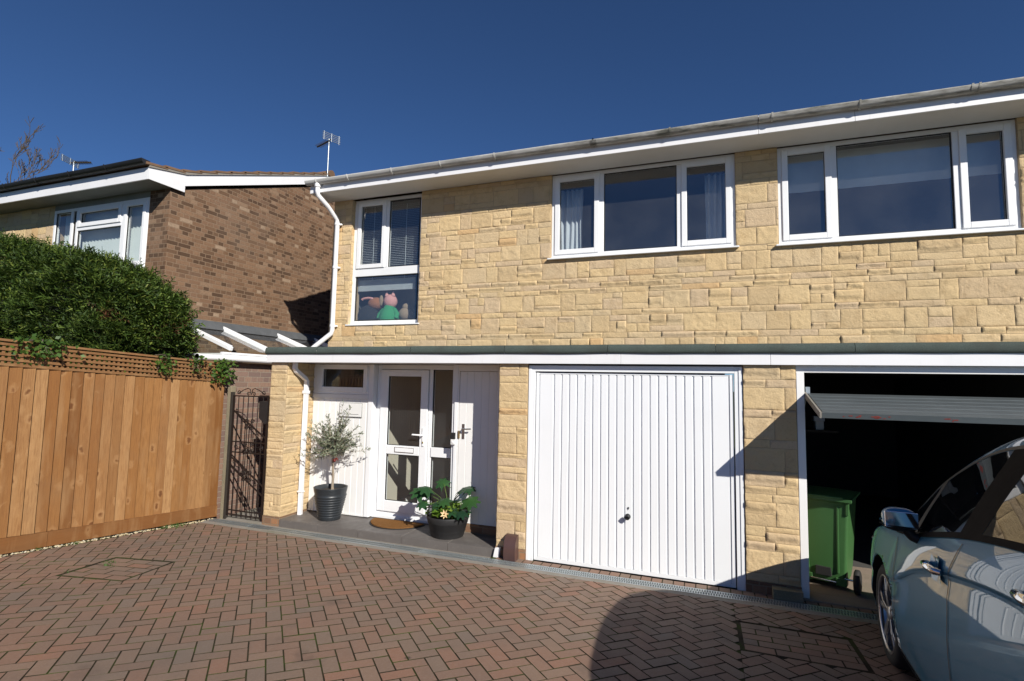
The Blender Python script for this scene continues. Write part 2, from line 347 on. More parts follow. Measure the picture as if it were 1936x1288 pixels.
M['coir'] = m_coir(); M['rubber'] = plain('rubber', (.015,.015,.015), .75, var=.3, vs=30)
M['metal'] = plain('satin_chrome', (.55,.55,.55), .25, 1.0, var=.08); M['brass'] = plain('brass', (.55,.42,.20), .35, .9)
M['wood_int'] = plain('hall_floor', (.16,.075,.03), .45, var=.3); M['cream'] = plain('cream_wall', (.62,.57,.48), .9, var=.05)
M['oak'] = plain('oak_door', (.42,.21,.075), .5, var=.2)
M['dark_room'] = plain('room_dark', (.11,.11,.115), .95); M['garage_in'] = plain('garage_dark', (.06,.058,.055), .97)  # darkness of the rooms and the garage is put into the colour
M['curtain'] = plain('curtain', (.55,.58,.62), .95, var=.1); M['blind'] = plain('blind_slat', (.62,.66,.68), .6, var=.08); M['vblind'] = plain('vertical_blind', (.62,.66,.64), .9, var=.06)
M['bin'] = plain('green_hdpe', (.040,.118,.034), .5, var=.12, vs=5); M['paint'] = m_carpaint()
M['carglass'] = plain('car_glass', (.008,.009,.010), .02, var=.0, spec=.9); M['cartrim'] = plain('car_trim', (.012,.012,.013), .5)
M['pillar'] = plain('pillar_trim', (.012,.009,.007), .75, spec=.06); M['alloy'] = plain('alloy', (.42,.42,.43), .3, .9, var=.08); M['tyre'] = plain('tyre', (.014,.014,.014), .85)
M['chrome'] = plain('chrome', (.75,.76,.78), .08, 1.0, var=.02); M['lens'] = plain('lamp_lens', (.55,.57,.60), .08); M['red_lens'] = plain('rear_lens', (.35,.01,.01), .12)
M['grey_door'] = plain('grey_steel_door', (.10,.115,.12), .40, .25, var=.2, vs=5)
M['red_paint'] = plain('red_scuff', (.22,.03,.02), .7)
M['brown_pl'] = plain('brown_plastic', (.075,.042,.038), .32, var=.25)
M['plush_pink'] = plain('pink_plush', (.62,.30,.28), .98, bump=.8, bs=200); M['plush_brown'] = plain('brown_plush', (.30,.12,.055), .98, bump=.8, bs=200)
M['plush_green'] = plain('green_cloth', (.03,.25,.10), .95); M['plush_black'] = plain('black_cloth', (.012,.012,.014), .95); M['plush_tan'] = plain('tan_plush', (.30,.22,.15), .98, bump=.8, bs=200)
M['gravel'] = m_gravel(); M['ground'] = m_ground(); M['grass'] = m_leaf('grass_blade', [(0, (.04,.11,.015)), (1, (.09,.19,.03))], .3)
M['red_orn'] = plain('red_ornament', (.16,.014,.010), .4)
M['plate'] = plain('acrylic_plate', (.74,.74,.73), .12, var=.03); M['plate_edge'] = plain('plate_edge', (.22,.22,.21), .4)
M['ink'] = plain('sign_ink', (.06,.06,.06), .5)
M['grey_soffit'] = plain('grey_paint_and_shade', (.20,.21,.195), .7, var=.2)
M['lead'] = plain('lead_flashing', (.085,.09,.095), .7, var=.3, vs=8)

# ================================================================== SETTING
mb = MB()
mb.add([(-300,-300,-.12),(300,-300,-.12),(300,300,-.12),(-300,300,-.12)], [(0,1,2,3)])
tag(mb.build('ground', M['ground'], org=(0,0,0)), kind='structure')

# -- block paving: 45 degree herringbone of real blocks on a falling bed
def clip(poly, a, b, c):                          # keep a*x+b*y<=c
    out = []
    for i in range(len(poly)):
        p, q = poly[i], poly[(i+1)%len(poly)]; dp, dq = a*p[0]+b*p[1]-c, a*q[0]+b*q[1]-c
        if dp <= 0: out.append(p)
        if dp*dq < 0: t = dp/(dp-dq); out.append((p[0]+(q[0]-p[0])*t, p[1]+(q[1]-p[1])*t))
    return out
def in_rot(p, c, hw, hh, ang):
    dx, dy = p[0]-c[0], p[1]-c[1]; u = dx*cos(ang)+dy*sin(ang); v = -dx*sin(ang)+dy*cos(ang)
    return abs(u) < hw and abs(v) < hh
MH = [((-5.00,-2.03), .31, .30, rad(14)), ((.60,-1.06), .385, .285, 0.0)]
pav = MB()
def paver(poly, inset=.0012, top=0.0):
    n = len(poly)
    if n < 3: return
    ar = 0.5*sum(poly[i][0]*poly[(i+1)%n][1]-poly[(i+1)%n][0]*poly[i][1] for i in range(n))
    if abs(ar) < .0008: return
    if ar < 0: poly = poly[::-1]
    cx = sum(p[0] for p in poly)/n; cy = sum(p[1] for p in poly)/n
    dz = random.uniform(-.0012,.0012)+top; tx, ty = random.uniform(-.010,.010), random.uniform(-.010,.010)
    def z(p): return gz(p[1])+dz+(p[0]-cx)*tx+(p[1]-cy)*ty
    def ins(p, d):
        L = sqrt((p[0]-cx)**2+(p[1]-cy)**2) or 1; k = max(0, 1-d*1.3/L); return (cx+(p[0]-cx)*k, cy+(p[1]-cy)*k)
    a = [(*p, z(p)-.022) for p in poly]; b = [(*p, z(p)-.0012) for p in poly]; c = [(*ins(p, inset), z(p)) for p in poly]
    pav.add(a+b+c, [(i, (i+1)%n, n+(i+1)%n, n+i) for i in range(n)]+[(n+i, n+(i+1)%n, 2*n+(i+1)%n, 2*n+i) for i in range(n)], 1)
    pav.add(c, [tuple(range(n))])
A45 = rad(45); g = .0038
def fx(y): return -6.10+.08*min(y, 0)             # inner line of the gravel margin by the fence
Lp, Wp = .2, .1
def herring():
    # blocks on a unit grid of W: horizontal block at (a,b) where (a-b)%4==0 ; vertical where (a-b)%4==2 (shifted)
    for a in range(-170, 120):
        for b in range(-170, 120):
            k = (a-b) % 4
            if k == 0: yield a*Wp, b*Wp, Lp, Wp
            elif k == 2: yield a*Wp, b*Wp-Wp, Wp, Lp
for x0, y0, sx, sy in herring():
    q = [(x0+g, y0+g), (x0+sx-g, y0+g), (x0+sx-g, y0+sy-g), (x0+g, y0+sy-g)]
    cxl, cyl = x0+sx/2, y0+sy/2
    X = cxl*cos(A45)-cyl*sin(A45)-.6; Y = cxl*sin(A45)+cyl*cos(A45)-4.0
    if X < -7 or X > 4.6 or Y > 0 or Y < -9.6: continue
    P = [(u*cos(A45)-v*sin(A45)-.6, u*sin(A45)+v*cos(A45)-4.0) for u, v in q]
    P = clip(P, 0, 1, -.335); P = clip(P, -1, .08, 6.04) if P else P
    if not P: continue
    parts = [P]
    for c, hw, hh, an in MH:                      # cut round the cover frames
        if abs(X-c[0])+abs(Y-c[1]) > 1.2: continue
        ca, sa = cos(an), sin(an); nx = []
        for q in parts:
            rest = q
            for a_, b_, ext in ((ca, sa, hw), (-ca, -sa, hw), (-sa, ca, hh), (sa, -ca, hh)):
                k_ = a_*c[0]+b_*c[1]+ext+.006
                if len(rest) > 2:
                    o_ = clip(rest, -a_, -b_, -k_)
                    if len(o_) > 2: nx.append(o_)
                    rest = clip(rest, a_, b_, k_)
        parts = nx
    for q in parts: paver(q)
for c, hw, hh, an in MH:                          # recessed trays filled with paving in running bond
    rows = int(2*hh/.1)
    for r in range(rows):
        v0 = -hh+.02+r*(2*hh-.04)/rows; v1 = v0+(2*hh-.04)/rows; u = -hw+.02-(.1 if r % 2 else 0)
        while u < hw-.02:
            a, b = max(u, -hw+.02), min(u+.2, hw-.02)
            if b-a > .02: paver([(c[0]+p*cos(an)-q*sin(an), c[1]+p*sin(an)+q*cos(an)) for p, q in ((a+g,v0+g),(b-g,v0+g),(b-g,v1-g),(a+g,v1-g))], top=-.002)
            u += .2
x = -6.0
while x < 4.6:                                    # header course against the garage thresholds
    if x > -2.16: paver([(x+g,-.115),(x+.1-g,-.115),(x+.1-g,-.008),(x+g,-.008)], top=.0012)
    x += .1
tag(pav.build('driveway', [M['paver'], M['joint']], org=(0,0,0)), kind='structure')
mb = MB(); n_ = 24
ys = [-.27, -.3, -12, -40]
for a in range(3):
    mb.add([(-6.35,ys[a+1],gz(ys[a+1])-.0036),(4.8,ys[a+1],gz(ys[a+1])-.0036),(4.8,ys[a],gz(ys[a])-.0036),(-6.35,ys[a],gz(ys[a])-.0036)], [(0,1,2,3)])
mb.box(-2.16, 4.8, -.121, -.0005, -.05, -.0036)
tag(mb.build('driveway_bed', M['joint'], org=(0,0,0)), kind='structure')
# road behind the viewer
mb = MB(); mb.add([(-60,-40,.55),(60,-40,.55),(60,-9.6,gz(-9.6)-.01),(-60,-9.6,gz(-9.6)-.01)], [(0,1,2,3)])
tag(mb.build('road', plain('asphalt', (.05,.05,.05), .9, bump=.5), org=(0,0,0)), kind='structure')
# strip of concrete each side of the channel
mb = MB()
mb.box(-6.1, 4.6, -.335, -.258, -.05, .0015); mb.box(-2.16, 4.6, -.122, -.1175, -.05, .001)
mb.box(-6.1, -2.162, -.1215, .0, -.06, -.024)
mb.box(-6.1,-5.385,.0005,3.5,-.05,-.012)
tag(mb.build('path', M['concrete'], org=(0,0,0)), kind='structure')
# gravel margin under the fence
mb = MB(); random.seed(3)
for i in range(2600):
    y = random.uniform(-8, -.15); x = fx(y)-.0+random.uniform(-.13,.045); r = random.uniform(.006,.014)
    z = gz(y)-.006+random.uniform(0,.010); a = random.uniform(0, 6)
    vs = [(x+r*cos(a+k*2*pi/5)*random.uniform(.8,1.3), y+r*sin(a+k*2*pi/5)*random.uniform(.8,1.3), z) for k in range(5)]
    mb.add(vs+[(x+random.uniform(-.3,.3)*r, y, z+r*.9)], [(k, (k+1)%5, 5) for k in range(5)])
tag(mb.build('gravel', M['gravel'], org=(-6.2,-3,0)), kind='stuff')
tag(mb.parent if False else bpy.data.objects['gravel'], 'pale pea gravel strip along the foot of the fence', 'gravel')
# weeds in joints and along the fence foot
mb = MB(); random.seed(11)
def tuft(cx, cy, n, sp, h):
    for i in range(n):
        x, y = cx+random.gauss(0, sp), cy+random.gauss(0, sp*.6); z = gz(y)-.01; a = random.uniform(0, 6.28); hh = h*random.uniform(.5,1.2); d = random.uniform(.2,.9)*hh; w_ = .0035
        mb.add([(x-w_*sin(a), y+w_*cos(a), z), (x+w_*sin(a), y-w_*cos(a), z), (x+d*cos(a), y+d*sin(a), z+hh)], [(0,1,2)])
for cx, cy, n, sp, h in ((-6.13,-.62,90,.07,.06),(-6.13,-.75,60,.06,.05),(-5.24,-1.95,30,.025,.035),(-5.17,-2.02,30,.02,.035),(-6.2,-1.7,16,.02,.05),(-5.05,-1.70,40,.06,.015),(-5.25,-2.28,30,.04,.02),(-6.24,-2.0,10,.02,.05),(-5.7,.55,140,.06,.07),(-5.9,.95,140,.06,.07),(-2.0,-.1,14,.03,.02)):
    tuft(cx, cy, n, sp, h)
for i in range(520):                              # moss and grass along the edges of the askew cover tray
    c, hw, hh, an = MH[0]; e = random.choice((0, 0, 1, 2, 3)); f = random.uniform(-1, 1)
    if noise.noise(Vector((f*2.5+e*7, 1, 2))) < -.05: continue
    u, v = ((f*hw, hh), (f*hw, -hh), (hw, f*hh), (-hw, f*hh))[e]
    tuft(c[0]+u*cos(an)-v*sin(an), c[1]+u*sin(an)+v*cos(an), 2, .006, .012)
tag(mb.build('weeds', M['grass'], org=(-5.5,-1.5,0)), 'small green weeds in the paving joints and by the fence', 'weeds', kind='stuff')

# inspection cover frames
def cover(c, hw, hh, an, label):
    t = thing('inspection_cover', label, 'drain cover', (c[0], c[1], gz(c[1])), 'recessed drain covers in the block paving')
    fr = MB()
    def pt(u, v, dz): x_, y_ = c[0]+u*cos(an)-v*sin(an), c[1]+u*sin(an)+v*cos(an); return (x_, y_, gz(y_)+dz)
    for (a, b, w_) in (((-hw,-hh),(hw,-hh),.007),((hw,-hh),(hw,hh),.007),((hw,hh),(-hw,hh),.007),((-hw,hh),(-hw,-hh),.007)):
        fr.beam(pt(*a,-.0075), pt(*b,-.0075), .006, .014)
    fr.build('frame', M['joint'], t)
    tr = MB(); h2 = .95
    tr.add([pt(-hw,-hh,-.0055), pt(hw,-hh,-.0055), pt(hw,hh,-.0055), pt(-hw,hh,-.0055)], [(0,1,2,3)])
    tr.build('tray', M['joint'], t)
cover(*MH[0], 'mossy drain cover tray set askew in the sunny paving')
cover(*MH[1], 'drain cover tray in the shaded paving beside the car')

# channel drain with perforated grating
t = thing('channel_drain', 'long galvanised drainage channel along the foot of the house', 'drain', (-1,-.19,0))
mb = MB(); mb.box(-6.1, 4.6, -.258, -.122, -.06, -.03); mb.build('channel', M['drain_dark'], t)
mb = MB()
for y0, y1 in ((-.2565,-.244),(-.136,-.1235),(-.193,-.187)): mb.box(-6.1, 4.6, y0, y1, -.012, .0035)
x = -6.1; cov = MB()
while x < 4.6:
    if x < -3.2:
        if int((x+6.1)/.35) != 1: cov = MB(); cov.box(x, x+.33, -.244, -.136, -.010, .0025); cov.build('cover_plate', M['old_galv'], t)
        x += .35
    else: mb.box(x, x+.0085, -.244, -.193, -.010, .003); mb.box(x+.011, x+.0195, -.187, -.136, -.010, .003); x += .022
mb.build('grating', M['galv'], t)
# ================================================================== STONE WALLS
def block(mb, O, U, N, u0, u1, z0, z1, rng, proud=.0045):
    j = .0022; u0 += j; u1 -= j; z0 += j; z1 -= j
    w_, h_ = u1-u0, z1-z0
    if w_ < .012 or h_ < .012: return
    nu = max(3, int(w_/.020)+1); nv = max(3, int(h_/.018)+1); e = min(.0065, w_*.2, h_*.25)
    us = [0, e]+[e+(w_-2*e)*i/(nu-1) for i in range(1, nu-1)]+[w_-e, w_]; vs_ = [0, e]+[e+(h_-2*e)*i/(nv-1) for i in range(1, nv-1)]+[h_-e, h_]
    t = proud*rng.uniform(.6,1.4); sd_ = Vector((rng.uniform(-99,99), rng.uniform(-99,99), rng.uniform(-99,99)))
    tu, tv = rng.uniform(-.012,.012), rng.uniform(-.02,.02); rough = rng.choice((.004,.006,.008,.011))
    pts = []; nU, nV = len(us), len(vs_)
    ledge = rng.random() < .30 and h_ < .17; lv = rng.uniform(.25,.6)*h_
    for a, u in enumerate(us):
        for b, v in enumerate(vs_):
            ring = a in (0, nU-1) or b in (0, nV-1)
            q = Vector((u*9, v*11, 0))+sd_
            nn = noise.noise(q)*.45+noise.noise(q*2.6)*.45+noise.noise(Vector((q.x*7,q.y*4.5,q.z)))*.42+noise.noise(q*11)*.18
            hgt = t+(u-w_/2)*tu+(v-h_/2)*tv+nn*rough*(1.0 if not ring else .2)
            if ledge and not ring: hgt += .010*(1 if v > lv+.015*noise.noise(q*1.5) else -.35)
            if ring: hgt = t*.45
            ju = noise.noise(q*1.7+Vector((5,5,5)))*.003 if ring else 0
            pts.append(O+U*(u0+u+(ju if a in (0, nU-1) else 0))+Vector((0,0,z0+v+(ju if b in (0, nV-1) else 0)))+N*max(hgt, .001))
    fs = [(a*nV+b, (a+1)*nV+b, (a+1)*nV+b+1, a*nV+b+1) for a in range(nU-1) for b in range(nV-1)]
    if U.cross(Vector((0,0,1))).dot(N) < 0: fs = [f[::-1] for f in fs]
    mb.add(pts, fs, 0, True)
def subtract(r, holes):
    out = [r]
    for h in holes:
        nx = []
        for (a, b, c, d) in out:
            if h[0] >= b or h[1] <= a or h[2] >= d or h[3] <= c: nx.append((a,b,c,d)); continue
            if c < h[2]: nx.append((a,b,c,h[2]))
            if d > h[3]: nx.append((a,b,h[3],d))
            c2, d2 = max(c,h[2]), min(d,h[3])
            if a < h[0]: nx.append((a,h[0],c2,d2))
            if b > h[1]: nx.append((h[1],b,c2,d2))
        out = nx
    return out
def stone_face(pick, O, U, N, L, z0, z1, holes=(), seed=1, long=False, bands=None):
    rng = random.Random(seed); O = Vector(O); U = Vector(U); N = Vector(N); z = z0; bi = 0
    pat = bands or [.212, .072, .212, .072, .212, .068, .070, .066, .212, .07, .205, .212, .07]
    while z < z1-.01:
        h = min(pat[bi % len(pat)], z1-z); bi += 1
        if z1-(z+h) < .05: h = z1-z
        u = 0.0
        while u < L-1e-6:
            thin = h < .11
            w_ = rng.uniform(.17,.42) if thin else rng.choice((.16,.2,.22,.25,.3,.36))*rng.uniform(.92,1.1)
            if long: w_ = rng.uniform(.22,.5)
            if L-(u+w_) < .09: w_ = L-u
            rects = []
            if thin or rng.random() < .46: rects.append((u, u+w_, z, z+h))
            else:
                k = rng.choice((.34,.34,.66,.5)); zz = z+h*k
                rects += [(u, u+w_, z, zz), (u, u+w_, zz, z+h)]
                if rng.random() < .25:
                    a = rects.pop(rng.randrange(2)); m_ = a[0]+w_*rng.uniform(.4,.6); rects += [(a[0], m_, a[2], a[3]), (m_, a[1], a[2], a[3])]
            for r in rects:
                for q in subtract(r, holes): block(pick(O.x+U.x*(q[0]+q[1])/2), O, U, N, q[0], q[1], q[2], q[3], rng)
            u += w_
        z += h

PARTY = .57
SOF = 4.60
HA = thing('terraced_house', 'yellow stone house with white closed garage door and recessed porch', 'house', (-2.4,3,0))
HB = thing('terraced_house', 'right-hand stone house with a dark open garage below a wide window', 'house', (3.4,3,0))
sA, sB = MB(), MB()
pickAB = lambda x_: sA if x_ < PARTY else sB
W1 = (-5.02, -3.82, 2.68, SOF); W2 = (-1.868, .355, 3.475, SOF); W3 = (.80, 2.955, 3.46, SOF)
UX0, UX1 = -5.36, 6.4
holes = [(h[0]-UX0, h[1]-UX0, h[2], h[3]) for h in (W1, W2, W3)]
stone_face(pickAB, (UX0, 1.05, 0), (1,0,0), (0,-1,0), UX1-UX0, 2.22, SOF, holes, 5)
# return of the wall into the window 1 recess
stone_face(lambda x_: sA, (-5.02, 1.05, 0), (0,1,0), (1,0,0), .10, 2.68, SOF, (), 8)
# mortar backing
for mb_, xa, xb, ws in ((sA, UX0, PARTY, (W1, W2)), (sB, PARTY, UX1, (W3,))):
    x_ = xa
    for h in ws:
        mb_.box(x_, h[0], 1.051, 1.30, 2.1, SOF, 1); mb_.box(h[0], h[1], 1.051, 1.30, 2.1, h[2], 1); x_ = h[1]
    mb_.box(x_, xb, 1.051, 1.30, 2.1, SOF, 1)
sA.build('wall', [M['stone'], M['mortar']], HA); sB.build('wall', [M['stone'], M['mortar']], HB)
# ground floor piers
def pier(par, x0, x1, y1, seed, zb=.08, right=False, left=False):
    p = MB(); stone_face(lambda x_: p, (x0, 0, 0), (1,0,0), (0,-1,0), x1-x0, zb, 2.07, (), seed, bands=[.075,.205,.075,.14,.215,.072,.07,.14,.21,.075,.20])
    if right: stone_face(lambda x_: p, (x1, 0, 0), (0,1,0), (1,0,0), y1, zb, 2.07, (), seed+1, True, bands=[.075,.075,.14,.072,.14,.075,.072,.15,.075,.14])
    if left: stone_face(lambda x_: p, (x0, y1, 0), (0,-1,0), (-1,0,0), y1, zb, 2.07, (), seed+2)
    p.box(x0+.002, x1-.002, .001, y1, zb, 2.07, 1)
    p.box(x0-.004, x1+.004, -.012, y1+.002, -.05, zb-.002, 2)
    return p.build('pier', [M['stone'], M['mortar'], M['brick_plinth']], par)
pier(HA, -5.38, -5.115, .62, 21, .09, right=True)
pier(HA, -2.135, -1.802, .55, 31, .10, left=True)
p3 = pier(HA, .338, .782, .45, 41, .10, right=False)
pier(HB, 3.12, 3.55, .45, 51, .1)
mb = MB(); mb.box(.545, .783, -.115, -.013, -.03, .088); mb.build('plinth_block', M['concrete_post'], HA, .004)
mb = MB(); mb.hull8([(-2.150,-.055,-.02),(-2.085,-.055,-.02),(-2.085,-.013,-.02),(-2.150,-.013,-.02),(-2.128,-.05,.092),(-2.066,-.05,.10),(-2.066,-.013,.10),(-2.128,-.013,.092)])
mb.build('corner_piece', M['white_pipe'], HA, .003)
# house side walls, backs, internal slabs
def shell(par, x0, x1, m_side, left):
    b = MB(); 
    if left: b.box(x0, x0+.12, .623, 8.6, -.05, 2.06); b.box(x0+.02, x0+.12, 1.302, 8.6, 2.06, 4.9)
    else: b.box(x1-.1, x1, .5, 8.6, -.05, 4.9)
    b.box(x0+.13, x1-.11, 8.5, 8.6, -.05, 4.9)
    b.build('side_wall', m_side, par)
shell(HA, -5.38, PARTY, M['brick_nb'], True); shell(HB, PARTY, 6.4, M['brick_nb'], False)
def rooms(par, x0, x1, splits):
    b = MB()
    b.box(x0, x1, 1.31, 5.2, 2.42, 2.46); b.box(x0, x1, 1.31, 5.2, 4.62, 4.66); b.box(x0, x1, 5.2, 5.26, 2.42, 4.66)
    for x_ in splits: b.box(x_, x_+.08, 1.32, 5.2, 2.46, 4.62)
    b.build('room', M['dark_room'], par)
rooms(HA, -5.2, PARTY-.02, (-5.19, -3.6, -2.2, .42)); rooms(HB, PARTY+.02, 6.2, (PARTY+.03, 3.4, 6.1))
# ---- roof, soffit, fascia, gutter
def roof(par, x0, x1, seams):
    b = MB(); b.box(x0, x1, .652, 1.052, SOF+.001, SOF+.012); b.build('soffit', M['white_soffit'], par)
    b = MB(); xs = [x0]+seams+[x1]
    for a, c in zip(xs[:-1], xs[1:]): b.box(a+.0015, c-.0015, .628, .651, SOF-.004, SOF+.205)
    b.build('fascia', M['white_old'], par, .003)
    b = MB(); zr, yr = SOF+.14, .60; k = .384; yp = 5.3; n = 18
    for i in range(n):                            # courses of tiles stepping up the slope
        ya, yb = yr+(yp-yr)*i/n, yr+(yp-yr)*(i+1)/n+.03; za, zb = zr+(ya-yr)*k+.03, zr+(yb-yr)*k+.012
        b.hull8([(x0,ya,za-.02),(x1,ya,za-.02),(x1,yb,zb-.02),(x0,yb,zb-.02),(x0,ya,za),(x1,ya,za),(x1,yb,zb),(x0,yb,zb)])
        ya2, yb2 = 2*yp-ya, 2*yp-yb
        b.hull8([(x0,yb2,zb-.02),(x1,yb2,zb-.02),(x1,ya2,za-.02),(x0,ya2,za-.02),(x0,yb2,zb),(x1,yb2,zb),(x1,ya2,za),(x0,ya2,za)])
    b.tube([(x0,yp,zr+(yp-yr)*k+.0),(x1,yp,zr+(yp-yr)*k+.0)], .1, 10)
    zp = zr+(yp-yr)*k-.06
    for xx in (x0+.02, x1-.12): b.add([(xx,.75,SOF+.2),(xx,9.8,SOF+.2),(xx,yp,zp),(xx+.1,.75,SOF+.2),(xx+.1,9.8,SOF+.2),(xx+.1,yp,zp)], [(0,1,2),(3,5,4),(0,2,5,3),(1,4,5,2),(0,3,4,1)])
    b.build('roof', M['roof_tile'], par)
def gutter(par, x0, x1, brackets, joints, zt=4.757, yc=.590, r=.056, m=None, m2=None, yfas=.628):
    m = m or M['gutter']; m2 = m2 or m
    b = MB(); n = 12; prof = [(r*cos(pi+pi*i/n), r*sin(pi+pi*i/n)) for i in range(n+1)]
    prof = [(-r-.004, .004), (-r-.004, -.004)]+prof[1:-1]+[(r, 0)]; inn = [(p*.92, q*.92+.001) for p, q in prof][::-1]
    poly = prof+inn
    nseg = max(1, int((x1-x0)/.7)); b_ = []
    xs = [x0+(x1-x0)*i/nseg for i in range(nseg+1)]; vs = []
    sag = [random.uniform(-.004,.004) for _ in xs]
    for x_, s_ in zip(xs, sag): vs += [(x_, yc+p, zt+q+s_) for p, q in poly]
    L = len(poly)
    b.add(vs, [(i*L+j, i*L+(j+1)%L, (i+1)*L+(j+1)%L, (i+1)*L+j) for i in range(nseg) for j in range(L)], 0, True)
    b.add([(x0, yc+p, zt+q+sag[0]) for p, q in prof], [tuple(range(len(prof)))]); b.add([(x1, yc+p, zt+q+sag[-1]) for p, q in prof], [tuple(range(len(prof)))[::-1]])
    gob = b.build('gutter', m, par)
    for x_ in brackets+joints:
        c = MB(); wd = .016 if x_ in brackets else .07
        for dx in ((0,) if x_ in brackets else (-.028, .028)):
            rr = r+.007; pr_ = [(rr*cos(pi+pi*i/n), rr*sin(pi+pi*i/n)) for i in range(n+1)]; pr_ = [(-rr, .012)]+pr_+[(rr, .012)]
            pi_ = [(p*.88, q*.88) for p, q in pr_][::-1]
            c.prism(pr_+pi_, x_+dx-.009, x_+dx+.009, lambda u, v, w2: (w2, yc+u, zt+v))
        if x_ in joints: c.prism([(( r+.004)*cos(pi+pi*i/n), (r+.004)*sin(pi+pi*i/n)) for i in range(n+1)]+[(r*.95*cos(-pi*i/n), r*.95*sin(-pi*i/n)) for i in range(n+1)], x_-.035, x_+.035, lambda u, v, w2: (w2, yc+u, zt+v))
        c.box(x_-.012, x_+.012, yc+r, yfas, zt-.05, zt+.0)
        c.build('bracket', m2, gob)
    return gob
random.seed(5)
roof(HA, -5.47, PARTY, []); roof(HB, PARTY, 6.5, [1.47])
gutter(HA, -5.50, PARTY-.01, [-4.02, -3.27, -2.49, -1.22, -.345, -4.75, -5.3], [-1.22])
gutter(HB, PARTY+.0, 6.5, [.7, 1.5, 3.2, 4.0, 4.9], [2.44])
# end box of the eaves
mb = MB(); mb.box(-5.47, -5.448, .653, 1.05, SOF-.004, SOF+.20); mb.build('bargeboard', M['white_old'], HA)
# down pipe of the main gutter: swan neck, vertical run, offset to the flat roof
mb = MB(); px, py = -5.24, .985
mb.tube([(-5.30,.59,4.715),(-5.30,.59,4.60),(-5.295,.60,4.545),(-5.26,.78,4.43),(px,.96,4.30),(px,py,4.24),(px,py,2.60),(px-.01,py-.0,2.55),(px-.30,.90,2.30)], .034, 14)
dp = mb.build('downpipe', M['white_pipe'], HA)
for z in (3.55, 2.66, 4.22):
    mb = MB(); mb.tube([(px,py,z-.018),(px,py,z+.018)], .041, 14); mb.box(px-.06, px+.06, py+.02, 1.03, z-.012, z+.012); mb.build('pipe_clip', M['white_pipe'], dp)
mb = MB(); mb.tube([(-5.30,.59,4.72),(-5.30,.59,4.665)], .044, 14); mb.build('outlet', M['white_pipe'], dp)
# ---- flat canopy over porch and garages
CX0, CZ = -5.43, 2.066
def canopy(par, x0, x1, felt_seams, fas_seams):
    b = MB(); b.box(x0+.03, x1, -.020, 1.04, CZ+.035, CZ+.165); b.box(x0+.04, x1, .0, 1.04, CZ+.008, CZ+.033); b.build('canopy_deck', M['white_soffit'], par)
    b = MB(); xs = [x0]+fas_seams+[x1]
    for a, c in zip(xs[:-1], xs[1:]): b.box(a+.001, c-.001, -.050, -.024, CZ, CZ+.118)
    if x0 < -5: b.box(x0, x0+.02, -.024, 1.04, CZ, CZ+.118)
    b.build('fascia', M['white_old'], par, .003)
    b = MB(); xs = [x0-.01]+felt_seams+[x1]; rng = random.Random(9)
    for a, c in zip(xs[:-1], xs[1:]):
        n = max(2, int((c-a)/.12))
        def fn(u, v, a=a, c=c):
            x_ = a+.002+(c-a-.004)*u; wob = noise.noise(Vector((x_*1.7, 3, 1)))*.006
            prof = [(-.048,CZ+.104),(-.066,CZ+.108+wob),(-.072,CZ+.135),(-.070,CZ+.165),(-.058,CZ+.190),(-.03,CZ+.200),(.05,CZ+.196),(1.04,CZ+.190)]
            p = prof[round(v*7)]; return (x_, p[0], p[1]+wob*.5)
        b.grid(fn, n, 7, 0, True, True)
        b.prism([(-.048,CZ+.104),(-.066,CZ+.108),(-.072,CZ+.135),(-.070,CZ+.165),(-.058,CZ+.190),(-.03,CZ+.200),(.05,CZ+.17)], a+.003, a+.006, lambda u, v, w2: (w2, u, v))
    b.build('felt_edge', M['felt'], par)
canopy(HA, CX0, PARTY, [-4.60, -3.24, -2.06, -.93, .1], [-.80])
canopy(HB, PARTY, 6.4, [1.24, 2.6, 4], [2.6])

# ---- windows
def frame_rect(b, x0, x1, z0, z1, y0, y1, t):
    b.box(x0, x0+t, y0, y1, z0, z1); b.box(x1-t, x1, y0, y1, z0, z1); b.box(x0+t, x1-t, y0, y1, z0, z0+t); b.box(x0+t, x1-t, y0, y1, z1-t, z1)
def window(par, x0, x1, z0, z1, y, lights, sill=True, glass=None, nm='window'):
    """lights: list of (x0,x1,z0,z1,opening)"""
    b = MB(); frame_rect(b, x0, x1, z0, z1, y, y+.065, .048); fo = b.build(nm, M['white'], par, .004)
    b = MB(); k = 0
    gap = MB()
    for (a, c, d, e, op) in lights:
        if op:
            s_ = MB(); frame_rect(s_, a, c, d, e, y-.016, y+.05, .062); s_.build('casement', M['white'], fo, .005)
            gx0, gx1, gz0, gz1 = a+.055, c-.055, d+.055, e-.055
        else: gx0, gx1, gz0, gz1 = a, c, d, e
        gl = MB(); gl.add([(gx0,y+.026,gz0),(gx1,y+.026,gz0),(gx1,y+.026,gz1),(gx0,y+.026,gz1)], [(0,1,2,3)]); gl.build('pane', glass or M['glass'], fo)
        yy = y-.002 if op else y+.010
        frame_rect(gap, gx0+.001, gx1-.001, gz0+.001, gz1-.001, y+.012, y+.030, .008)
    gap.build('gasket', M['seal'], fo)
    # mullions / transoms fill what lies between the lights
    return fo
def bars(fo, rects, y):
    for a, c, d, e in rects:
        b = MB(); b.box(a, c, y+.0005, y+.0645, d, e); b.build('mullion', M['white'], fo, .004)
def sill(fo, x0, x1, z, y, out=.05):
    b = MB(); b.hull8([(x0,y-out,z-.028),(x1,y-out,z-.028),(x1,y+.06,z-.022),(x0,y+.06,z-.022),(x0,y-out,z-.010),(x1,y-out,z-.010),(x1,y+.06,z+.0),(x0,y+.06,z)]); b.build('sill', M['white'], fo, .004)
Y1 = 1.115
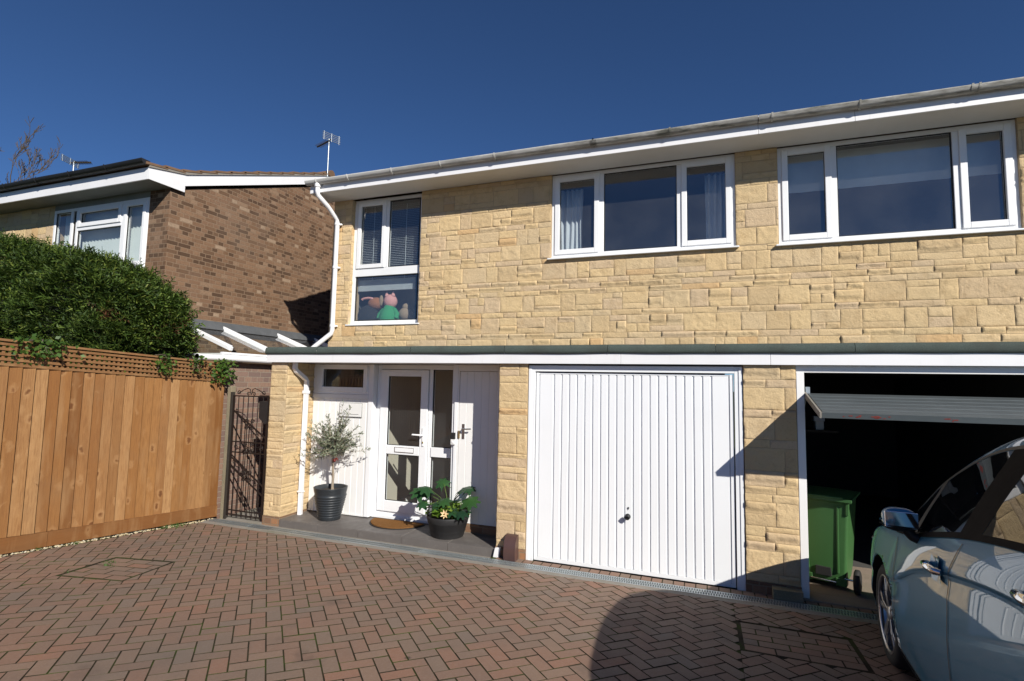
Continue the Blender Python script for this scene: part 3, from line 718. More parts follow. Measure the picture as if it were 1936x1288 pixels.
f1 = window(HA, -5.02, -3.822, 2.69, 4.598, Y1, [(-4.955,-4.455,3.535,4.555,True), (-4.40,-3.885,3.535,4.545,False), (-4.955,-3.885,2.745,3.415,False)])
bars(f1, [(-4.4545,-4.4005,3.5355,4.549), (-4.972,-3.870,3.4155,3.5345)], Y1); sill(f1, -5.05, -3.79, 2.69, Y1, .085)
Y2 = 1.075
f2 = window(HA, -1.868, .355, 3.487, 4.598, Y2, [(-1.825,-1.245,3.530,4.560,True), (-1.185,-.30,3.535,4.550,False), (-.245,.312,3.530,4.560,True)])
bars(f2, [(-1.2445,-1.1855,3.536,4.549), (-.2995,-.2455,3.536,4.549)], Y2); sill(f2, -1.905, .385, 3.487, Y2, .075)
f3 = window(HB, .80, 2.955, 3.47, 4.598, Y2, [(.843,1.335,3.513,4.560,True), (1.390,2.430,3.518,4.550,False), (2.485,2.912,3.513,4.560,True)])
bars(f3, [(1.3355,1.3895,3.519,4.549), (2.4305,2.4845,3.519,4.549)], Y2); sill(f3, .765, 3.0, 3.47, Y2, .075)
# blinds, curtains and soft toys behind the glass (each its own thing)
t = thing('venetian_blind', 'half-lowered slatted blind inside the tall narrow window', 'blind', (-4.42,1.26,3.2))
mb = MB(); z = 4.52
while z > 3.40: mb.hull8([(-5.0,1.245,z-.006),(-3.86,1.245,z-.006),(-3.86,1.27,z+.004),(-5.0,1.27,z+.004),(-5.0,1.245,z-.005),(-3.86,1.245,z-.005),(-3.86,1.27,z+.005),(-5.0,1.27,z+.005)]); z -= .027
mb.build('slat', M['blind'], t)
mb = MB(); z = 3.385
while z > 3.215: mb.box(-5.0, -4.0, 1.243, 1.270, z-.0045, z); z -= .0075
mb.build('stacked_slat', M['blind'], t)
mb = MB()
for x_ in (-4.75, -4.18): mb.tube([(x_,1.24,4.52),(x_,1.24,3.36)], .003, 5)
mb.build('cord', M['blind'], t)
def curtain(x0, x1, z0, z1, y, label, n, grp='white curtains drawn back in the middle window'):
    b = MB(); b.grid(lambda u, v: (x0+(x1-x0)*u+.006*sin(v*5+u*9), y+.022*sin(u*n*2*pi)+.01*sin(u*n*5+v*2), z0+(z1-z0)*v), n*8, 6)
    o = b.build('curtain', M['curtain']); s_ = o.modifiers.new('t', 'SOLIDIFY'); s_.thickness = .003; tag(o, label, 'curtain', grp)
curtain(-1.83, -1.50, 3.48, 4.45, 1.27, 'pale curtain gathered at the left side of the middle window', 5)
curtain(.03, .34, 3.48, 4.45, 1.27, 'pale curtain gathered at the right side of the middle window', 5)
mb = MB(); mb.grid(lambda u, v: (.82+2.1*u, 1.30+.004*sin(u*60), 4.13+.45*v), 60, 2); tag(mb.build('roller_blind', M['blind']), 'pale roller blind pulled partly down in the right-hand wide window', 'blind')
t = thing('plush_toy', 'pink plush toy in a green coat on the window sill', 'soft toy', (-4.46,1.30,2.74), 'soft toys sitting in the tall window')
mb = MB(); mb.sphere((-4.46,1.32,3.05), .105, 20, 14, 0, (1,.95,1.05)); mb.build('head', M['plush_pink'], t)
for dx in (-.055, .055):
    mb = MB(); mb.lathe([(.032,0),(.026,.03),(.001,.075)], (-4.46+dx,1.30,3.13), 12); mb.build('ear', M['plush_pink'], t)
mb = MB(); mb.lathe([(.15,2.742),(.155,2.80),(.13,2.88),(.085,2.955),(.07,2.985)], (-4.47,1.31,0), 20); mb.build('coat', M['plush_green'], t)
for s_ in (-1, 1):
    mb = MB(); mb.tube([(-4.47+s_*.09,1.30,2.93),(-4.47+s_*.15,1.29,2.85),(-4.47+s_*.15,1.26,2.78)], [.035,.04,.036], 10); mb.build('arm', M['plush_green'], t)
t = thing('plush_toy', 'brown plush toy with black back and pink collar on the window sill', 'soft toy', (-4.80,1.32,2.74), 'soft toys sitting in the tall window')
mb = MB(); mb.sphere((-4.86,1.34,2.86), .17, 20, 14, 0, (1,.8,.9)); mb.build('body', M['plush_black'], t)
mb = MB(); mb.sphere((-4.74,1.36,3.03), .12, 20, 12, 0, (1.15,.9,.85)); mb.build('head', M['plush_brown'], t)
mb = MB(); mb.tube([(-4.86+.10*cos(a/8*pi),1.30,3.09+.025*sin(a/8*pi)) for a in range(9)], .02, 8); mb.build('collar', M['plush_pink'], t)
mb = MB(); mb.sphere((-4.62,1.31,3.07), .07, 14, 10, 0, (.5,.35,1.2)); mb.build('ear', M['plush_tan'], t)
t = thing('plush_toy', 'small grey-brown plush toy half hidden beside the pink one', 'soft toy', (-4.25,1.42,2.74), 'soft toys sitting in the tall window')
mb = MB(); mb.sphere((-4.25,1.42,2.86), .11, 16, 10); mb.build('body', M['plush_tan'], t)
mb = MB(); mb.sphere((-4.24,1.41,2.97), .06, 14, 9); mb.build('head', M['plush_tan'], t)

# ---- garage door (closed) of the left house
def garage_frame(par, x0, x1, y, t=.072, zt=2.05):
    b = MB(); b.box(x0, x0+t, y, y+.07, -.01, zt); b.box(x1-t, x1, y, y+.07, -.01, zt); b.box(x0+t, x1-t, y, y+.07, 1.985, zt); return b.build('garage_frame', M['white_door'], par, .003)
gf = garage_frame(HA, -1.798, .334, .018)
for x0, x1 in ((-1.797,-1.765), (.30,.333)):
    b = MB(); b.box(x0,x1,.010,.0175,-.01,2.04); b.build('frame_lip', M['white_door'], gf, .002)
mb = MB(); gx0, gx1 = -1.716, .252; yb = .052
# vertical pressed ribs: flats with small channels
flats = 21; wd0 = .165; inner = (gx1-gx0-.06-2*wd0)/(flats-2)
mb.box(gx0, gx0+.03, .034, .075, .001, 1.972); mb.box(gx1-.03, gx1, .034, .075, .001, 1.972); mb.box(gx0+.03, gx1-.03, .034, .075, .001, .034); mb.box(gx0+.03, gx1-.03, .040, .075, 1.958, 1.972)
x_ = gx0+.03
prof = []
for i in range(flats):
    w_ = wd0 if i in (0, flats-1) else inner
    prof += [(x_+.006, .053), (x_+.012, .040), (x_+w_-.012, .040), (x_+w_-.006, .053)]; x_ += w_
n = len(prof); z0, z1 = .036, 1.956
mb.add([(p, q, z0) for p, q in prof]+[(p, q, z1) for p, q in prof], [(i, i+1, n+i+1, n+i) for i in range(n-1)])
mb.box(gx0+.03, gx1-.03, .0535, .075, .036, 1.956)
gd = mb.build('garage_door', M['white_door'], HA, .0)
mb = MB(); mb.lathe([(.0,-.052),(.02,-.052),(.026,-.045),(.026,-.03),(.012,-.02),(.012,.0),(.028,.004),(.028,.012)], (-.738,.030,.545), 16, axis='y'); mb.box(-.765,-.711,-.022,-.008,.538,.553); mb.build('handle', M['black_pl'], gd, .002)
mb = MB(); mb.lathe([(.0,.033),(.009,.033),(.009,.04)], (-.733,0,.628), 12, axis='y'); mb.box(-.7352,-.7308,.0318,.0335,.612,.640); mb.build('keyhole', M['seal'], gd)
mb = MB(); mb.box(-1.79,.33,.08,.5,-.05,-.008); mb.build('garage_reveal', M['garage_in'], HA)
# ---- open garage of the right house
b = MB(); b.box(.784, .848, .0, .09, -.02, 2.0); b.box(3.05, 3.118, .0, .09, -.02, 2.0); b.box(.784, 3.118, .012, .09, 2.0005, 2.065); gf2 = b.build('garage_frame', M['white_wood'], HB, .003)
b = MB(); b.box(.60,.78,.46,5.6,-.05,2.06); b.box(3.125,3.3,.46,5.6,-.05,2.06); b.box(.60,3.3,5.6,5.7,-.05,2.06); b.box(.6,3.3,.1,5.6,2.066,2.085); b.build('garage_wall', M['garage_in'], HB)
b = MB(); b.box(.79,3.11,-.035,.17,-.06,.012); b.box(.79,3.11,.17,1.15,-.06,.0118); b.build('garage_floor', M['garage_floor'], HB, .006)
b = MB(); b.box(.79,3.11,1.151,5.6,-.06,.0118); b.build('rear_floor', M['garage_in'], HB)  # back of the same floor, its darkness put into the colour
# tilted door: outer face up, ribs across
b = MB(); hx0, hx1 = .868, 3.03; A = Vector((0, .03, 1.815)); B = Vector((0, -.615, 1.668)); d_ = (B-A); L_ = d_.length; d_.normalize(); up = Vector((0, -d_.z, d_.y)); up = up if up.z > 0 else -up
def dpt(x_, t_, h_): p = A+d_*t_+up*h_; return (x_, p.y, p.z)
nr = 6; prof = []
for i in range(nr):
    a, c = L_*(i+.04)/nr, L_*(i+.96)/nr; prof += [(a-.004, -.008), (a+.006, 0), (c-.006, 0), (c+.004, -.008)]
b.add([dpt(hx0+.01, *p) for p in prof]+[dpt(hx1-.01, *p) for p in prof], [(i, i+1, len(prof)+i+1, len(prof)+i) for i in range(len(prof)-1)])
b.hull8([dpt(hx0,0,-.040),dpt(hx1,0,-.040),dpt(hx1,L_,-.040),dpt(hx0,L_,-.040),dpt(hx0,0,-.011),dpt(hx1,0,-.011),dpt(hx1,L_,-.011),dpt(hx0,L_,-.011)])
b.hull8([dpt(hx0,L_+.0005,-.04),dpt(hx1,L_+.0005,-.04),dpt(hx1,L_+.02,-.04),dpt(hx0,L_+.02,-.04),dpt(hx0,L_+.0005,.004),dpt(hx1,L_+.0005,.004),dpt(hx1,L_+.02,.004),dpt(hx0,L_+.02,.004)])
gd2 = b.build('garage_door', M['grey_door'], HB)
b = MB(); b.hull8([dpt(hx0-.016,-.02,-.042),dpt(hx0-.001,-.02,-.042),dpt(hx0-.001,L_+.02,-.042),dpt(hx0-.016,L_+.02,-.042),dpt(hx0-.016,-.02,.006),dpt(hx0-.001,-.02,.006),dpt(hx0-.001,L_+.02,.006),dpt(hx0-.016,L_+.02,.006)]); b.build('edge_rail', M['concrete'], gd2)
b = MB(); rng = random.Random(2)
for i in range(16):
    x_ = rng.choice((.97,1.02,1.1,1.22,1.3,1.62,1.68))+rng.uniform(-.03,.03); w_ = rng.uniform(.008,.035); h0 = rng.uniform(-.034,-.012)
    b.hull8([dpt(x_,L_+.0205,h0-.003),dpt(x_+w_,L_+.0205,h0-.004),dpt(x_+w_,L_+.0215,h0-.004),dpt(x_,L_+.0215,h0-.003),dpt(x_,L_+.0205,h0+.003),dpt(x_+w_,L_+.0205,h0+.005),dpt(x_+w_,L_+.0215,h0+.005),dpt(x_,L_+.0215,h0+.003)])
b.build('red_scuff', M['red_paint'], gd2)
b = MB(); b.box(hx0-.004,hx0+.03,.032,.05,1.76,1.87); b.beam((hx0+.0,.06,1.80),(hx0+.0,.62,1.35),.02,.03); b.build('hinge_arm', M['galv'], gd2)
t = thing('storage_box', 'pale box on a shelf just visible in the dark garage', 'box', (1.31,2.0,1.36))
b = MB(); b.box(1.27,1.36,1.98,2.1,1.36,1.46); b.build('body', M['white_soffit'], t, .004); b = MB(); b.box(1.25,1.37,1.97,2.11,1.462,1.52); b.build('lid', M['curtain'], t, .006)
b = MB(); b.box(.79,1.5,1.9,2.3,1.33,1.358); b.beam((.80,2.2,1.0),(1.2,2.2,1.33),.03,.03); tag(b.build('shelf', M['dark_post']), 'dark shelf on the left wall inside the open garage', 'shelf')

# ================================================================== PORCH
PZ = .067
b = MB(); st = .006
xs = [-5.11, -4.55, -4.12, -3.36, -2.66, -2.14]; xs = [-5.108, -4.51, -3.91, -3.31, -2.71, -2.142]
for a, c in zip(xs[:-1], xs[1:]):
    b.box(a+.0028, c-.0028, .001, .297, -.02, PZ); b.box(a+.0028, c-.0028, .303, .62, -.02, PZ)
    b.box(a+.0028, c-.0028, -.012, .0005, -.05, PZ-.004)
b.build('porch_step', M['porch_tile'], HA, .0015)
b = MB(); b.box(-5.106, -2.144, .003, .62, -.03, PZ-.002); b.build('grout', M['grout'], HA)
yp = .5
# left boarded panel
b = MB(); x_ = -5.108; k = 0
while x_ < -4.20:
    x2 = min(x_+.098, -4.198); 
    b.add([(x_,yp+.006,.095),(x_+.005,yp,.095),(x2-.005,yp,.095),(x2,yp+.006,.095),(x_,yp+.006,1.60),(x_+.005,yp,1.60),(x2-.005,yp,1.60),(x2,yp+.006,1.60)], [(0,1,5,4),(1,2,6,5),(2,3,7,6)]); x_ = x2
b.box(-5.108, -4.198, yp+.0065, yp+.05, .088, 1.60); b.box(-5.108,-4.198,yp-.008,yp+.05,.079,.094)
b.build('boarded_panel', M['white_wood'], HA)
b = MB(); b.box(-5.108,-4.198,yp-.018,yp+.05,1.602,1.66); b.build('panel_rail', M['white_wood'], HA, .004)
fw = window(HA, -5.055, -4.20, 1.662, 2.066, yp-.01, [(-5.005,-4.215,1.695,2.060,True)], glass=M['glass_door'])
b = MB(); b.box(-5.108,-5.0555,yp-.005,yp+.05,1.662,2.066); b.build('window_trim', M['white_wood'], HA)
# corner post between panel and door recess
b = MB(); b.box(-4.197,-4.125,yp-.012,yp+.115,.08,2.066); b.build('door_post', M['white'], HA, .005)
# brick threshold course under doors
b = MB(); b.box(-2.93,-2.145,yp-.06,yp+.03,.0,.165); b.build('threshold_bricks', M['brick_plinth'], HA)
# front door and side light
yd = .585
b = MB(); frame_rect(b, -4.122, -2.945, .10, 2.066, yd, yd+.07, .06); b.box(-3.335,-3.285,yd,yd+.07,.16,2.006); b.box(-4.122,-2.945,yd-.03,yd-.0005,.075,.112); df = b.build('door_frame', M['white'], HA, .004)
fd = MB(); dx0, dx1, dz0, dz1 = -4.055, -3.342, .165, 2.0
ys0, ys1 = yd-.022, yd+.045
fd.box(dx0,dx0+.115,ys0,ys1,dz0,dz1); fd.box(dx1-.075-.03,dx1,ys0,ys1,dz0,dz1); fd.box(dx0+.115,dx1-.105,ys0,ys1,dz0,.305); fd.box(dx0+.115,dx1-.105,ys0,ys1,.90,1.015); fd.box(dx0+.115,dx1-.105,ys0,ys1,1.915,dz1)
door = fd.build('front_door', M['white'], HA, .006)
def pane(par, x0, x1, z0, z1, y):
    b = MB(); b.add([(x0,y,z0),(x1,y,z0),(x1,y,z1),(x0,y,z1)], [(0,1,2,3)]); b.build('pane', M['glass_door'], par)
    b = MB(); frame_rect(b, x0, x1, z0, z1, y-.012, y+.006, .007); b.build('gasket', M['seal'], par)
pane(door, -3.94,-3.447,1.015,1.915,yd+.004); pane(door, -3.94,-3.447,.305,.90,yd+.004)
b = MB(); b.box(-3.80,-3.53,ys0-.010,ys0-.0005,.935,.988); b.build('letterbox', M['white'], door, .003)
b = MB(); frame_rect(b, -3.808,-3.522,.928,.995,ys0-.006,ys0-.0006,.007); b.build('letterbox_rim', M['metal'], door)
b = MB(); b.box(-3.403,-3.375,ys0-.012,ys0-.0005,1.03,1.26); b.tube([(-3.389,ys0-.012,1.17),(-3.389,ys0-.05,1.17),(-3.40,ys0-.056,1.17),(-3.52,ys0-.056,1.172)], .011, 10); b.build('handle', M['white'], door, .003)
b = MB(); b.lathe([(0,ys0-.016),(.012,ys0-.016),(.013,ys0-.012)], (-3.389,0,1.075), 14, axis='y'); b.build('lock', M['brass'], door)
b = MB(); b.box(-3.284,-3.0055,yd-.012,yd+.06,.90,1.02); b.build('side_light_rail', M['white'], df, .004)
pane(df, -3.284,-3.0055,1.02,2.005,yd+.02); pane(df, -3.284,-3.0055,.16,.90,yd+.02)
b = MB(); b.box(-2.942,-2.905,yp-.03,yp+.12,.075,2.066); b.box(-2.9045,-2.862,yp-.052,yp+.1,.075,2.066); b.build('door_post', M['white'], HA, .004)
# store door on the right of the porch
ys = .455
b = MB(); x_ = -2.838
while x_ < -2.14:
    x2 = min(x_+.098, -2.138)
    b.add([(x_,ys+.005,.17),(x_+.004,ys,.17),(x2-.004,ys,.17),(x2,ys+.005,.17),(x_,ys+.005,1.985),(x_+.004,ys,1.985),(x2-.004,ys,1.985),(x2,ys+.005,1.985)], [(0,1,5,4),(1,2,6,5),(2,3,7,6)]); x_ = x2
b.box(-2.838,-2.138,ys+.0055,ys+.045,.168,1.985); sdr = b.build('store_door', M['white_wood'], HA)
b = MB(); b.box(-2.86,-2.842,ys-.004,ys+.05,.1,2.066); b.box(-2.8415,-2.137,ys-.004,ys+.05,1.99,2.066); b.build('store_door_frame', M['white_wood'], HA)
b = MB(); b.box(-2.79,-2.757,ys-.008,ys-.0005,1.165,1.345); b.tube([(-2.774,ys-.008,1.285),(-2.774,ys-.05,1.285),(-2.765,ys-.055,1.285),(-2.655,ys-.055,1.292)], .009, 10); b.build('handle', M['metal'], sdr, .002)
b = MB(); b.box(-2.843,-2.818,ys-.018,ys-.0055,1.17,1.26); b.build('lock', M['brass'], sdr, .002)
db = MB(); db.box(-2.930,-2.872,yp-.077,yp-.053,1.09,1.155); dbo = db.build('doorbell', M['plate'], HA, .004)
db = MB(); db.box(-2.928,-2.874,yp-.079,yp-.053,1.1555,1.235); db.build('camera', M['black_pl'], dbo, .004)
db = MB(); db.lathe([(0,yp-.0795),(.016,yp-.0795),(.018,yp-.0772)], (-2.901,0,1.118), 16, axis='y'); db.build('button', M['white'], dbo)
# hall behind the front door
b = MB(); b.box(-4.12,-2.2,.70,3.6,.02,.06); b.build('hall_floor', M['wood_int'], HA)
b = MB(); b.box(-4.16,-4.12,.66,3.6,.03,2.066); b.box(-4.12,-2.2,3.6,3.66,.03,2.066); b.box(-4.12,-3.60,1.9,1.95,.06,2.066); b.build('hall_wall', M['cream'], HA)
b = MB(); b.box(-2.25,-2.2,.66,3.6,.03,2.066); b.box(-4.12,-2.2,.66,3.6,2.0665,2.09); b.build('hall_wall_dark', M['dark_room'], HA)
b = MB(); b.box(-4.119,-4.105,.70,3.59,.06,.17); b.box(-3.605,-3.58,1.88,1.97,.06,2.0); b.build('skirting', M['white'], HA)
b = MB(); b.box(-3.575,-3.50,1.9,2.0,.06,2.0); b.build('inner_door', M['oak'], HA)
b = MB(); b.box(-5.1,-4.17,.66,2.5,.03,.06); b.box(-5.1,-4.17,2.5,2.55,.03,2.066); b.box(-5.112,-5.1,.66,2.5,.03,2.06); b.build('cloakroom', M['dark_room'], HA)
# porch down pipe in the left corner
b = MB(); qx, qy = -5.045, .285
b.tube([(-5.06,.075,2.066),(-5.06,.075,1.99),(-5.055,.10,1.955),(qx,.255,1.86),(qx,qy,1.83),(qx,qy,.068)], .036, 4, 0, False, True, pi/4); b2 = b.build('downpipe', M['white_pipe'], HA, .004)
b = MB(); b.box(qx-.034,qx+.034,qy-.034,qy+.034,1.66,1.70); b.box(qx-.034,qx+.034,qy-.034,qy+.034,.36,.375); b.box(qx-.06,qx-.034,qy-.01,qy+.01,.36,.372); b.build('pipe_clip', M['white_pipe'], b2)
# address plate: number 3 over a small scroll, on stand-offs
t = thing('house_sign', 'clear rectangular house number plate reading 3 on white boards', 'sign', (-4.46,yp-.02,1.36))
b = MB(); b.box(-4.636,-4.288,yp-.022,yp-.016,1.365,1.542); b.build('plate', M['plate'], t, .002)
b = MB(); frame_rect(b,-4.642,-4.282,1.359,1.548,yp-.0165,yp-.012,.006)
b.build('plate_edge', M['plate_edge'], t)
b = MB(); ys_ = yp-.024
def arc(cx, cz, r, a0, a1, n=10): return [(cx+r*cos(rad(a0+(a1-a0)*i/n)), ys_, cz+r*sin(rad(a0+(a1-a0)*i/n))) for i in range(n+1)]
b.tube(arc(-4.475,1.497,.0135,150,-75)+arc(-4.475,1.470,.0155,75,-150), .0030, 6)
b.tube([(-4.60,ys_,1.398),(-4.53,ys_,1.400),(-4.40,ys_,1.396),(-4.33,ys_,1.399)], .0018, 6)
b.build('lettering', M['ink'], t)

# ---- porch things
def olive():
    cx, cy = -4.56, .275
    t = thing('potted_olive_tree', 'small grey-leaved olive tree in a ribbed dark pot on porch', 'potted tree', (cx,cy,PZ))
    b = MB(); prof = [(.0,PZ),(.135,PZ),(.138,PZ+.01)]
    for i in range(9):
        z = PZ+.03+i*.032; r = .140+.0070*i
        prof += [(r, z), (r+.006, z+.010), (r+.006, z+.018), (r+.0005, z+.026)]
    prof += [(.198,PZ+.335),(.205,PZ+.36),(.212,PZ+.40),(.214,PZ+.405),(.205,PZ+.408),(.196,PZ+.40),(.190,PZ+.35),(0,PZ+.345)]
    b.lathe(prof, (cx,cy,0), 40); b.build('pot', M['pot'], t)
    b = MB(); b.lathe([(0,PZ+.352),(.10,PZ+.358),(.19,PZ+.350)], (cx,cy,0), 20); b.build('soil', M['soil'], t)
    rng = random.Random(4); tr = MB(); lf = MB()
    top = Vector((cx+.02, cy-.02, .98)); tr.tube([(cx+.02,cy,PZ+.34),(cx+.035,cy-.005,.62),(cx+.02,cy-.012,.80),top], [.017,.015,.014,.011], 8)
    tr.tube([(cx+.03,cy+.02,PZ+.34),(cx+.005,cy+.01,.62),(cx+.015,cy-.008,.84)], [.009,.008,.006], 6)
    def leaf(p, d, L, w_):
        d = d.normalized(); s_ = d.cross(Vector((rng.uniform(-1,1),rng.uniform(-1,1),rng.uniform(-1,1)))).normalized()*w_
        lf.add([p, p+d*L*.45+s_, p+d*L, p+d*L*.45-s_], [(0,1,2,3)])
    for i in range(84):
        az = rng.uniform(0, 2*pi); el = rng.uniform(-.25, 1.45); ln = rng.uniform(.18,.45)*(1.0 if el < .9 else 1.25)
        d = Vector((cos(az)*cos(el)*1.18, sin(az)*cos(el)*.62, sin(el)*.95+.05))
        st = Vector((cx+.02, cy-.015, rng.uniform(.88,1.02))); pts = [st]; p = st.copy()
        for k in range(5):
            p = p+d*ln/5+Vector((rng.gauss(0,.012),rng.gauss(0,.010),rng.gauss(0,.012))); pts.append(p.copy())
        if pts[-1].y > .47: continue
        tr.tube(pts, [.0055,.0045,.0038,.003,.0022,.0014], 5)
        for k in range(1, 6):
            for q in range(9 if k > 1 else 4):
                a = pts[k]; pp = a+(pts[k]-pts[k-1])*rng.uniform(-1,.3)
                dd = Vector((rng.gauss(0,1),rng.gauss(0,.8),rng.gauss(.25,.8)))+d*.8
                leaf(pp, dd, rng.uniform(.034,.062), rng.uniform(.0045,.0075))
    tr.build('trunk', M['bark_pale'], t); lf.build('crown', M['olive'], t)
    b = MB(); b.sphere((cx+.06,cy-.03,.815), .022, 12, 8); b.tube([(cx+.06,cy-.03,.83),(cx+.10,cy-.04,.845),(cx+.13,cy-.045,.82)], [.008,.010,.006], 6); b.tube([(cx+.06,cy-.03,.835),(cx+.05,cy-.03,.90)], .002, 5)
    tag(b.build('hanging_ornament', M['red_orn']), 'small dark red ornament hung on the olive tree stem', 'ornament')
olive()
def planter():
    cx, cy = -2.845, .245
    t = thing('planter', 'charcoal half-barrel planter with broad-leaved plants beside the doormat', 'planter', (cx,cy,PZ))
    b = MB(); b.lathe([(0,PZ),(.185,PZ),(.19,PZ+.008),(.205,PZ+.06),(.2085,PZ+.062),(.2085,PZ+.085),(.212,PZ+.087),(.232,PZ+.16),(.236,PZ+.162),(.238,PZ+.185),(.241,PZ+.19),(.252,PZ+.232),(.250,PZ+.238),(.238,PZ+.236),(.232,PZ+.19),(0,PZ+.19)], (cx,cy,0), 40); b.build('tub', M['tub'], t)
    b = MB(); b.lathe([(0,PZ+.2),(.12,PZ+.206),(.232,PZ+.196)], (cx,cy,0), 20); b.build('soil', M['soil'], t)
    rng = random.Random(12)
    def biglobe(b, c, dirv, nrm, L, lobes=7):
        d = Vector(dirv).normalized(); n_ = Vector(nrm); n_ = (n_-d*n_.dot(d)).normalized(); s_ = d.cross(n_); c = Vector(c)
        pts = []; ctr = c+d*L*.42
        N = lobes*4
        for i in range(N):
            a = -pi+2*pi*(i+.5)/N; base = .50*(1-.22*cos(a))
            cut = 1.0 if (i % 4) in (1, 2) else .66
            if abs(a) > 2.7: cut = .55
            r = L*base*cut; droop = -.16*L*(r/(L*.5))**2
            pts.append(ctr+d*r*cos(a)*1.1+s_*r*sin(a)+n_*droop)
        b.add([ctr+n_*.01]+pts, [(0, 1+i, 1+(i+1)%N) for i in range(N)], 0, True)
    lv = MB(); stm = MB(); root = Vector((cx,cy,PZ+.2))
    specs = [((-3.10,.20,.555),(-1,-.35,-.05),(.1,-.55,.9),.26), ((-3.02,.18,.600),(-.7,-.6,.0),(0,-.5,.9),.22), ((-2.73,.17,.43),(.1,-1,-.45),(.1,-.8,.6),.23), ((-2.66,.22,.635),(.35,-.5,.05),(-.1,-.45,.9),.24),
             ((-2.60,.18,.540),(.9,-.4,-.35),(.3,-.6,.7),.25), ((-2.62,.14,.42),(.5,-.8,-.5),(.3,-.8,.5),.20), ((-2.92,.14,.475),(-.1,-.8,-.6),(-.1,-.85,.5),.17), ((-2.86,.17,.52),(.25,-.6,-.35),(.1,-.7,.7),.20), ((-3.06,.14,.46),(-.9,-.5,-.5),(-.2,-.7,.7),.18), ((-2.95,.36,.60),(-.3,.2,.2),(0,-.4,.9),.2), ((-2.72,.36,.58),(.4,.3,.1),(0,-.4,.9),.2), ((-2.68,.17,.345),(.4,-.8,-.2),(.2,-.6,.8),.15), ((-2.90,.20,.40),(-.5,-.6,-.2),(0,-.7,.7),.16)]
    for c, d, n_, L in specs:
        biglobe(lv, c, d, n_, L); cc = Vector(c); stm.tube([root+Vector((rng.uniform(-.06,.06),rng.uniform(-.05,.05),0)), (root+cc)/2+Vector((0,0,.06)), cc+Vector(d).normalized()*L*.2], [.006,.005,.0035], 6)
    lv.build('broad_leaf', M['big_leaf'], t); stm.build('stem', M['climber'], t)
    lm = MB()
    for i in range(520):
        a = rng.uniform(0, 2*pi); r = .245*sqrt(rng.random()); x_, y_ = cx+r*cos(a), cy+r*sin(a)
        if .05 < x_-cx < .07: continue
        z = PZ+.245+rng.uniform(0,.10)*(1.2-r); d = Vector((rng.gauss(0,1),rng.gauss(-.3,1),rng.uniform(-.1,.7))).normalized(); s_ = d.cross(Vector((rng.gauss(0,.4),rng.gauss(0,.4),1))).normalized(); L = rng.uniform(.034,.062); p = Vector((x_,y_,z)); n_ = s_.cross(d)
        lm.add([p, p+d*L*.35+s_*L*.5+n_*.003, p+d*L+n_*-.003, p+d*L*.35-s_*L*.5+n_*.003], [(0,1,2,3)])
    lm.build('low_foliage', M['lime_leaf'], t)
    fl = MB(); fc = Vector((-2.775,.02,.362)); fn_ = Vector((.1,-1,.25)).normalized(); u = fn_.cross(Vector((0,0,1))).normalized(); v = u.cross(fn_)
    for k in range(7):
        a = 2*pi*k/7+.3; d = u*cos(a)+v*sin(a); s_ = fn_.cross(d)
        fl.add([fc, fc+d*.022+s_*.012+fn_*.004, fc+d*.055+fn_*.010, fc+d*.022-s_*.012+fn_*.004], [(0,1,2,3)])
    fo = fl.build('flower', M['flower'], t); b = MB(); b.sphere(fc+fn_*.006, .009, 8, 6); b.build('flower_centre', M['coir'], fo)
    b = MB(); b.tube([(-2.775,.03,.355),(-2.78,.07,PZ+.2)], .003, 5); b.build('flower_stem', M['climber'], fo)
    # little solar lantern on a spike stuck in the tub
    t2 = thing('solar_lantern', 'small black caged solar lantern on a spike in the planter', 'garden light', (-2.975,.05,PZ+.2))
    b = MB(); b.tube([(-2.975,.05,PZ+.18),(-2.975,.05,.325)], .005, 6); b.build('spike', M['black_pl'], t2)
    b = MB(); b.lathe([(.0,.325),(.018,.325),(.022,.335),(.022,.345)], (-2.975,.05,0), 14); b.lathe([(.024,.418),(.026,.424),(.018,.440),(0,.446)], (-2.975,.05,0), 14)
    for k in range(7): b.lathe([(.0225,.350+k*.010),(.0235,.352+k*.010),(.0225,.354+k*.010)], (-2.975,.05,0), 14)
    for k in range(6): a = k*pi/3; b.tube([(-2.975+.021*cos(a),.05+.021*sin(a),.34),(-2.975+.021*cos(a),.05+.021*sin(a),.42)], .0028, 5)
    b.build('cage', M['black_pl'], t2)
    b = MB(); b.lathe([(.014,.345),(.014,.418)], (-2.975,.05,0), 12); b.build('diffuser', M['white_soffit'], t2)
planter()
# half-round doormat
b = MB(); mx, my, mr = -3.66, .50, .375; N = 26
pts = [(mx+mr*cos(pi+pi*i/N), my+mr*.92*sin(pi+pi*i/N)) for i in range(N+1)]
t = thing('doormat', 'half-round coir doormat in front of the glazed front door', 'doormat', (mx,my-.2,PZ))
b.prism(pts, PZ+.001, PZ+.010, lambda u, v, w2: (u, v, w2)); b.build('backing', M['rubber'], t)
b = MB(); q = [(mx+(u-mx)*.955, my+(v-my)*.955-.004) for u, v in pts]; b.prism(q, PZ+.0102, PZ+.022, lambda u, v, w2: (u, v, w2)); b.build('pile', M['coir'], t, .004)

# brown plastic hose-drain cover by the middle pier
b = MB(); pr_ = [(0,-.01),(-.10,-.01),(-.112,.02),(-.116,.09),(-.110,.15),(-.092,.20),(-.06,.238),(-.02,.252),(0,.254)]
b.prism(pr_, -2.0, -1.872, lambda u, v, w2: (w2, -.014+u, v), 0, True); o = b.build('vent_cover', M['brown_pl'], None, .010)
tag(o, 'brown plastic rounded cover at the foot of the stone pier', 'vent cover')

